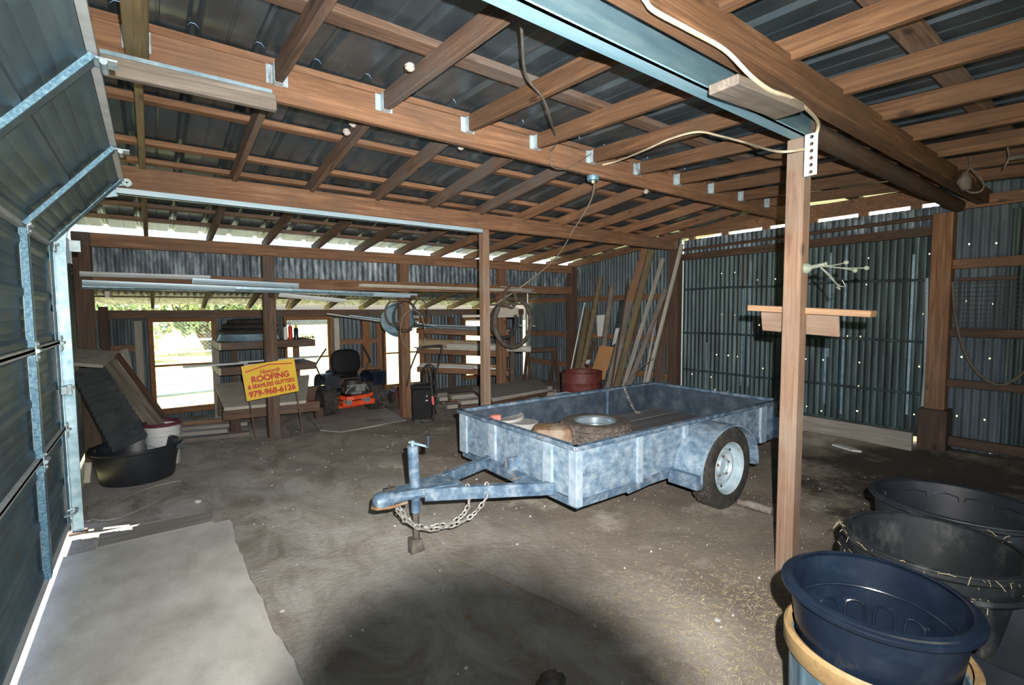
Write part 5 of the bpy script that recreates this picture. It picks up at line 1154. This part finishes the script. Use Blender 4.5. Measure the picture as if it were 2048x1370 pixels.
# ------------------------------------------------------------------ fittings on the right post
t = Thing('perforated_angle', 'galvanised perforated angle bracket hanging at the top of the right post', 'bracket', (2.995, 1.24, 2.35), world=True)
XB = 2.992; W2 = .070; YC = PX(1621, 300, XB).y; zs0, zs1, nh = PX(1615, 352, XB).z, PX(1625, 266, XB).z, 6
hz_ = (zs1-zs0)/nh; m = MB()
for i in range(nh):     # perforated flange as a lattice of strips around real holes
    zc_ = zs0+(i+.5)*hz_; n_ = 16; c0 = len(m.v); sq = []
    for k in range(n_):
        a = 2*PI*k/n_; ca, sa = math.cos(a), math.sin(a); k_ = 1/max(abs(ca), abs(sa))
        sq.append((W2/2*ca*k_, hz_/2*sa*k_))
    for dx in (0, .003):
        for k in range(n_): m.v.append((XB+dx, YC-sq[k][0], zc_+sq[k][1]))
        for k in range(n_): a = 2*PI*k/n_; m.v.append((XB+dx, YC-.010*math.cos(a)-.004, zc_+.010*math.sin(a)))
    for k in range(n_):
        j = (k+1) % n_
        m.f += [(c0+k, c0+j, c0+n_+j, c0+n_+k), (c0+2*n_+k, c0+3*n_+k, c0+3*n_+j, c0+2*n_+j), (c0+n_+k, c0+n_+j, c0+3*n_+j, c0+3*n_+k)]
t.part('perforated_flange', m, 'galv_bright')
t.part('side_flange', MB().box(XB, XB+.05, YC+W2/2-.004, YC+W2/2, zs0, zs1), 'galv')
XP = 3.125
a, b = PX(1502, 614, XP), PX(1748, 626, XP)
o = lumber('post_board', (XP, a.y, a.z-.005), (XP, b.y, b.z-.005), .10, .036, 'new_pine', up=(0, 0, 1)); tag(o, 'light pine board laid flat across the right post', 'board')
a, b = PX(1525, 642, XP), PX(1680, 653, XP)
o = lumber('post_board', (XP-.006, a.y, a.z), (XP-.006, b.y, b.z), .02, .125, 'post_wood', up=(-.35, 0, 1)); tag(o, 'wider pale board hung below the flat pine board on the right post', 'board')
t = Thing('light_fitting', 'old pale green bracket fitting with thin branching arms on the right post', 'fitting', (3.05, 1.25, 1.85), world=True)
B0 = PX(1612, 537, 3.05); B1 = PX(1638, 531, 3.05)
ax_ = (B1-B0).normalized()
def lathe_along(prof, p, d, n=20):
    m = MB().lathe(prof, n); q = d.to_track_quat('Z', 'Y').to_matrix().to_4x4(); return m.xf(Matrix.Translation(p) @ q)
t.part('base_cup', lathe_along([(.0001, -.02), (.026, -.02), (.034, .0), (.024, .02), (.012, .03), (.010, .10), (.014, .105), (.010, .11), (.0001, .112)], B0, ax_), 'green_white_paint')
def P_(x, y, Y=1.24): return PX(x, y, 3.05+(Y-1.24))
arms = [([P_(1636, 532), P_(1665, 531), P_(1692, 525, 1.20)], .004, True), ([P_(1636, 532), P_(1690, 536), P_(1733, 536, 1.3)], .003, True), ([P_(1650, 533), P_(1680, 536), P_(1710, 541, 1.3)], .003, True), ([P_(1638, 531), P_(1660, 550), P_(1676, 570, 1.2), P_(1690, 572), P_(1684, 560)], .0028, False), ([P_(1638, 532), P_(1662, 556), P_(1680, 578, 1.26), P_(1672, 574)], .0028, False)]
for p, r_, tip in arms:
    a_ = t.part('arm', MB().tube(smoothpath(p, 5), r_, 6), 'green_white_paint')
    if tip: t.part('tip', MB().lathe([(.0001, -.014), (.011, -.008), (.014, 0), (.011, .008), (.0001, .014)], 12, p[-1]), 'green_white_paint', a_)

# ------------------------------------------------------------------ wires, junction box, nests
cable('ceiling_cable', [PY(1035, 28, 1.6), PY(1043, 60, 1.7), PY(1052, 150, 2.0), PZ(1085, 195, 2.80), PZ(1100, 235, 2.80), PY(1112, 285, 2.9), PY(1100, 303, 2.92)], .007, 'cord_dark', 'dark cable hanging across the joists from the steel channel to the upper beam')
cable('ceiling_cable', [PY(1100, 303, 2.93), PY(1103, 332, 2.93), PY(1130, 338, 2.93), PY(1160, 322, 2.95), PY(1188, 303, 2.95)], .004, 'cord_dark', 'thin cable end curling on the face of the upper beam')
cable('ceiling_cable', [PY(1190, 362, 3.0), PY(1180, 405, 3.6), PY(1150, 455, 4.4), PY(1108, 520, 5.6), PY(1050, 568, 6.5), PY(985, 612, 6.7)], .009, 'cord_cream', 'tan cord running from the junction box down towards the hose rings')
cable('ceiling_cable', [PY(1205, 330, 2.94), PY(1235, 322, 2.8), PZ(1290, 300, 2.77), PZ(1340, 278, 2.76), PZ(1395, 264, 2.755), PZ(1440, 272, 2.75), PZ(1490, 285, 2.74), PY(1555, 303, 1.32), PY(1610, 298, 1.235)], .007, 'cord_cream', 'cream cable sagging from the junction box to the right post')
cable('ceiling_cable', [PY(1268, -30, 1.06), PY(1290, 0, 1.07), PY(1310, 22, 1.07), PY(1380, 60, 1.07), PY(1450, 100, 1.07), PY(1500, 150, 1.05), PY(1540, 180, 1.05), PY(1580, 195, 1.06), PY(1610, 215, 1.10), PY(1636, 245, 1.2), PY(1632, 272, 1.24)], .009, 'cord_cream', 'cream cable stapled along the doubled beam down to the perforated bracket')
t = Thing('junction_box', 'grey round junction box under the upper beam with a tan cord', 'box', (3.16, 2.975, 2.70))
P = PY(1186, 357, 2.97); t.o.location = P
t.part('box_body', MB().lathe([(.0001, -.018), (.048, -.018), (.052, -.01), (.052, .02), (.0001, .02)], 20), 'galv_blue')
t.part('cord_grip', MB().lathe([(.0001, -.04), (.01, -.04), (.014, -.018), (.0001, -.018)], 12), 'cord_cream')
NEST = [((693, 264), 3.45, 'pale mud nest on a rafter left of the upper beam middle, lower of two'), ((706, 248), 3.45, 'pale mud nest on a rafter left of the upper beam middle, upper of two'), ((820, 134), 2.4, 'pale mud nest on the side of the third joist'), ((922, 294), 3.25, 'pale mud nest just below the upper beam middle'), ((1297, 368), 3.03, 'mud nest hanging under the right part of the upper beam'), ((1292, 383), 3.03, 'second mud nest just under the other on the upper beam right part')]
for k, (p, Y, l) in enumerate(NEST):
    c = PY(*p, Y); random.seed(k); m = MB()
    m.lathe([(.0001, -.024)]+[(.026*math.sin(PI*i/8)*(1+.12*math.sin(i*2.3+k)), -.024*math.cos(PI*i/8)) for i in range(1, 8)]+[(.0001, .024)], 14, c, fn=lambda an, i: 1+.10*math.sin(3*an+k+i)); tag(m.build('mud_nest', 'mud_nest'), l, 'nest')
c = PZ(1570, 153, 2.90); m = MB(); m.lathe([(.0001, -.02)]+[(.036*math.sin(PI*i/8), -.02*math.cos(PI*i/8)) for i in range(1, 8)]+[(.0001, .02)], 18, c, fn=lambda an, i: 1+.16*math.sin(7*an)); tag(m.build('wasp_nest', 'cream_board'), 'round pale wasp nest between the joists above the right post', 'nest')
o = lumber('nest_twig', PZ(1732, 312, 2.73), PZ(1752, 314, 2.73), .02, .02, 'cream_board'); tag(o, 'small pale twig end on the pipe beam', 'twig')
# tack hanging from the right joists
t = Thing('hanging_halter', 'grey cloth bundle with wire loop hanging under the right joists', 'bundle', PX(1940, 345, 5.3), world=True)
t.part('bundle', MB().tube([PX(1930, 345, 5.3), PX(1928, 362, 5.3), PX(1933, 380, 5.3)], [.02, .05, .03], 12), 'dusty_rubber')
t.part('loop', MB().tube(smoothpath([PX(1940, 335, 5.3), PX(1928, 355, 5.3), PX(1935, 382, 5.3), PX(1958, 384, 5.3), PX(1968, 370, 5.3), PX(1955, 350, 5.3), PX(1940, 335, 5.3)], 5), .007, 6), 'cord_dark')
t.part('hook', MB().tube([PX(1938, 312, 5.3), PX(1940, 338, 5.3)], .004, 6), 'cord_dark')
t = Thing('hanging_rope', 'thin grey cord with short stick hanging at the right edge under the joists', 'cord', PX(2018, 290, 5.0), world=True)
t.part('cord', MB().tube(smoothpath([PX(2022, 265, 5.0), PX(2015, 290, 5.0), PX(2018, 315, 5.0), PX(2008, 335, 5.0)], 5), .006, 6), 'cord_dark')
t.part('stick', MB().tube([PX(2020, 316, 5.0), PX(2050, 312, 5.0)], .018, 8), 'dusty_rubber')

# ------------------------------------------------------------------ bins at the lower right
t = tub('plastic_tub', 'dark blue plastic tub nested in the ribbed barrel, nearest at the lower right', (1.83, .51, .26), .185, .238, .44, 'blue_plastic', .026, cat='tub')
for k in range(4):
    a = R(-18+25*k); p = [(math.cos(a+d)*(.172+.12*z), math.sin(a+d)*(.172+.12*z), z) for d, z in ((-.15, .10), (-.15, .24), (-.10, .28), (.10, .28), (.15, .24), (.15, .10))]
    t.part('moulded_panel', MB().tube(smoothpath(p, 4), .005, 6), 'blue_plastic')
t.part('moulded_ring', MB().lathe([(.214+.006*math.cos(a*PI/4), .335+.005*math.sin(a*PI/4)) for a in range(9)], 56), 'blue_plastic')
t = Thing('ribbed_barrel', 'ribbed blue-grey barrel with tan painted rim holding the blue plastic tub', 'barrel', (1.83, .505, -.06))
t.part('body', MB().lathe([(.0001, .0), (.225, .0), (.23, .02), (.238, .54), (.230, .54), (.222, .03), (.0001, .02)], 144, fn=lambda an, i: 1+(.018*max(0, math.sin(18*an)) if 1 < i < 4 else 0)), 'ribbed_blue', ang=70)
t.part('rim', MB().lathe([(.234, .52), (.246, .52), (.257, .535), (.257, .585), (.246, .597), (.234, .59)], 72), 'tan_paint')
t = tub('feed_tub', 'dirty black feed tub with mud and straw on its rim, behind the blue tub', (2.66, .55, .0), .25, .30, .60, 'muddy_plastic', .022)
t.part('outer_lip', MB().lathe([(.30, .50), (.325, .495), (.33, .505), (.325, .52), (.30, .52)], 56), 'muddy_plastic')
m = MB(); random.seed(21)
for k in range(75):
    a = random.uniform(R(100), R(330)); r_ = .318+random.uniform(-.01, .02); z = random.choice([.60, .525])+random.uniform(-.01, .008)
    p = Vector((2.66+r_*math.cos(a), .55+r_*math.sin(a), z)); d = Vector((random.uniform(-1, 1), random.uniform(-1, 1), random.uniform(-1.6, .3))).normalized()*random.uniform(.015, .06)
    m.tube([p, p+d*.5+Vector((0, 0, .004)), p+d], .0012, 4)
tag(m.build('straw_wisps', 'straw'), 'wisps of straw caught on the rim of the dirty black tub', 'straw', kind='stuff')
t = tub('plastic_tub', 'glossy black oval tub farthest back at the lower right', (3.55, .63, .0), .27, .33, .53, 'black_plastic', .022, sx=1.0, sy=1.15)
for k in range(6):
    a = R(-30+24*k); t.part('moulded_panel', MB().tube(smoothpath([(.315*math.cos(a+d), .315*math.sin(a+d)*1.15, z) for d, z in ((-.16, .36), (-.16, .46), (.16, .46), (.16, .36), (-.16, .36))], 2), .004, 6), 'black_plastic')
tag(MB().lathe([(.0001, 0), (.22, 0), (.27, .5), (.26, .5), (.21, .02), (.0001, .02)], 48, (2.30, .22, 0)).build('trash_can', 'black_plastic'), 'dark bin tucked between the barrel and the dirty tub at the frame edge', 'bin')

# ------------------------------------------------------------------ ground litter
random.seed(33); m = MB()
def straw_at(x, y, L=None):
    L = L or random.uniform(.010, .045); a = random.uniform(0, PI) if random.random() < .4 else random.gauss(-.35, .5); z = floorz(x, y)+.001
    d = Vector((math.cos(a), math.sin(a), 0)); n = Vector((-d.y, d.x, 0))*random.uniform(.0008, .0017); p = Vector((x, y, z)); h = Vector((0, 0, random.uniform(.001, .008)))
    m.add([p-d*L/2-n, p-d*L/2+n, p+h+n, p+h-n, p+d*L/2+n, p+d*L/2-n, p+h+Vector((0, 0, .0015))], [(0, 1, 2, 3), (3, 2, 4, 5), (2, 6, 4), (1, 6, 2)])
for k in range(4200):
    if random.random() < .62:
        c = random.choice([(1.75, 1.75, .5, .35), (2.35, 1.35, .45, .35), (1.95, 1.05, .35, .30), (2.75, 1.15, .4, .3), (1.7, 2.2, .4, .2)]); x, y = random.gauss(c[0], c[2]*.6), random.gauss(c[1], c[3]*.6)
    else: x, y = random.uniform(.5, 5.5), random.uniform(.3, 4.2)
    if x < .5 or x > 6.5: continue
    straw_at(x, y)
tag(m.build('loose_straw', 'straw', recalc=False, smooth=False), 'loose straw scattered over the dirt floor in front of the trailer', 'straw', kind='stuff')
m = MB()
for k in range(420):
    x, y = random.uniform(.47, 5.5), random.uniform(.6, 7.5); s_ = random.uniform(.003, .011); z = floorz(x, y)
    a = [random.uniform(.7, 1.3)*s_ for _ in range(6)]
    m.add([(x+a[0], y, z), (x, y+a[1], z), (x-a[2], y, z), (x, y-a[3], z), (x, y, z+a[4]*.8), (x, y, z-.004)], [(0, 1, 4), (1, 2, 4), (2, 3, 4), (3, 0, 4), (1, 0, 5), (2, 1, 5), (3, 2, 5), (0, 3, 5)])
tag(m.build('small_pebbles', 'stone', smooth=False, recalc=False), 'small pale pebbles and chips scattered on the dirt floor', 'pebbles', kind='stuff')
def rock(name, x, y, sx, sy, sz, mat, label, cat='stone', seed=1):
    random.seed(seed); m = MB(); z = floorz(x, y)
    ks = [random.uniform(.8, 1.2) for _ in range(40)]
    m.lathe([(.0001, -.3)]+[(math.sin(PI*i/7), -math.cos(PI*i/7)*.9) for i in range(1, 7)]+[(.0001, .9)], 10, (0, 0, 0), fn=lambda an, i: ks[(int(an*3)+i*5) % 40])
    m.xf(Matrix.Translation((x, y, z+sz*.25)) @ Matrix.Diagonal((sx, sy, sz, 1))); return tag(m.build(name, mat, smooth=False), label, cat)
P = PZ(396, 1004); rock('stone', P.x, P.y, .025, .02, .018, 'stone', 'small white stone on the dirt beyond the slab', seed=2)
P = PZ(1100, 1362); rock('stone', P.x, P.y, .07, .05, .035, 'dusty_rubber', 'flat stone half buried at the bottom edge of the view', seed=3)
P = PZ(1435, 1244); rock('paper_scrap', P.x, P.y, .016, .016, .004, 'stone', 'small pale scrap lying on the straw', 'scrap', seed=4)
P = PZ(565, 1372-150); rock('stone', P.x, P.y, .012, .01, .008, 'stone', 'tiny pebble by the slab edge', seed=5)
P = PZ(935, 1230); rock('dry_leaf', P.x, P.y, .022, .012, .004, 'tan_paint', 'small yellow-brown leaf on the dark floor', 'leaf', seed=6)
p0, p1 = PZ(1478, 1004, .03), PZ(1545, 1024, .03)
tag(MB().tube(smoothpath([p0, (p0+p1)/2+Vector((0, 0, .008)), p1], 4), [.028]*2+[.032]*7, 12).build('wood_pole_piece', 'fir_grey'), 'short weathered round wood piece on the floor behind the trailer wheel', 'log')
P = PX(1715, 893, 6.3); 
tag(MB().prism([(-.14, -.03), (.1, -.05), (.16, .0), (.05, .04), (-.1, .05)], .0, .02, (6.2, 2.05, floorz(6.2, 2.05)), (-.3, -1, 0), (1, -.3, 0), (0, 0, 1)).build('white_scrap', 'white_plastic'), 'flat white scrap on the floor before the big doors', 'scrap')
Q = [PZ(x, y, .006) for x, y in ((880, 1100), (1340, 985), (1560, 1035), (1210, 1250))]
tag(MB().prism([(p.x, p.y) for p in Q], .0, .007, (0, 0, .0), (1, 0, 0), (0, 1, 0), (0, 0, 1)).build('floor_mat', 'dirt'), 'old dirt-covered board lying flush in the floor under the trailer', 'board')

# ------------------------------------------------------------------ outside
def bush(name, x, y, r, h, n, seed, label, mat='leaves'):
    random.seed(seed); t = Thing(name, label, 'bush', (x, y, -.05))
    m = MB(); lobes = [(random.uniform(-.5, .5)*r, random.uniform(-.5, .5)*r, random.uniform(.35, .75)*h, random.uniform(.35, .6)*r) for _ in range(9)]
    for k in range(n):
        lx, ly, lz, lr = random.choice(lobes); d = Vector((random.gauss(0, 1), random.gauss(0, 1), random.gauss(0, 1))).normalized()*lr*random.uniform(.6, 1.05)
        p = Vector((lx, ly, lz))+d; p.z = max(p.z, .1); u = Vector((random.gauss(0, 1), random.gauss(0, 1), random.gauss(0, 1))).normalized(); v = u.orthogonal().normalized(); s_ = random.uniform(.04, .09)*max(1, r)
        m.add([p-u*s_, p+v*s_*.45, p+u*s_, p-v*s_*.45], [(0, 1, 2, 3)])
    t.part('foliage', m, mat, recalc=False, smooth=False)
    m = MB()
    for lx, ly, lz, lr in lobes: m.tube([(0, 0, 0), (lx*.4, ly*.4, lz*.5), (lx, ly, lz)], [.05*r, .03*r, .012*r], 6)
    t.part('stem', m, 'fir_dark')
bush('bush', -1.2, 21, 2.6, 3.4, 2600, 1, 'bright green bush beyond the metal gate, seen in the first window')
bush('bush', 2.0, 25, 3.0, 4.0, 2600, 2, 'tall green bush far beyond the windows, right of the gate')
bush('bush', -7.0, 18, 2.6, 3.6, 2600, 4, 'green bush at the left end of the gate outside')
t = Thing('tube_gate', 'pale blue tubular metal farm gate outside the first window', 'gate', (.3, 12.0, -.17), rotz=R(8))
m = MB()
gx0, gx1, gh = -2.0, .95, 1.22
t.part('gate_frame', MB().tube(smoothpath([(gx1, 0, .1), (gx1, 0, gh-.22), (gx1-.06, 0, gh-.06), (gx1-.22, 0, gh), (gx0+.2, 0, gh), (gx0, 0, gh-.2), (gx0, 0, .1)], 5), .024, 10).tube([(gx0, 0, .12), (gx1, 0, .12)], .024, 10), 'gutter_blue')
for z in (.32, .54, .76, .98): t.part('gate_rail', MB().tube([(gx0, 0, z), (gx1, 0, z)], .018, 8), 'gutter_blue')
tag(MB().tube([(1.40, 12.2, -.1), (1.40, 12.2, 1.5)], .07, 12).build('gate_post', 'fir_grey'), 'round wooden gate post outside the first window', 'post')
m = MB()
for i in range(-30, 60):
    x = 1.7+.07*i; m.tube([(x, 10.6, 0), (x+1.45, 10.6, 1.45)], .0016, 4, caps=False); m.tube([(x+1.45, 10.62, 0), (x, 10.62, 1.45)], .0016, 4, caps=False)
tag(m.build('chain_link_fence', 'galv'), 'chain-link fence mesh outside the second and third windows', 'fence')
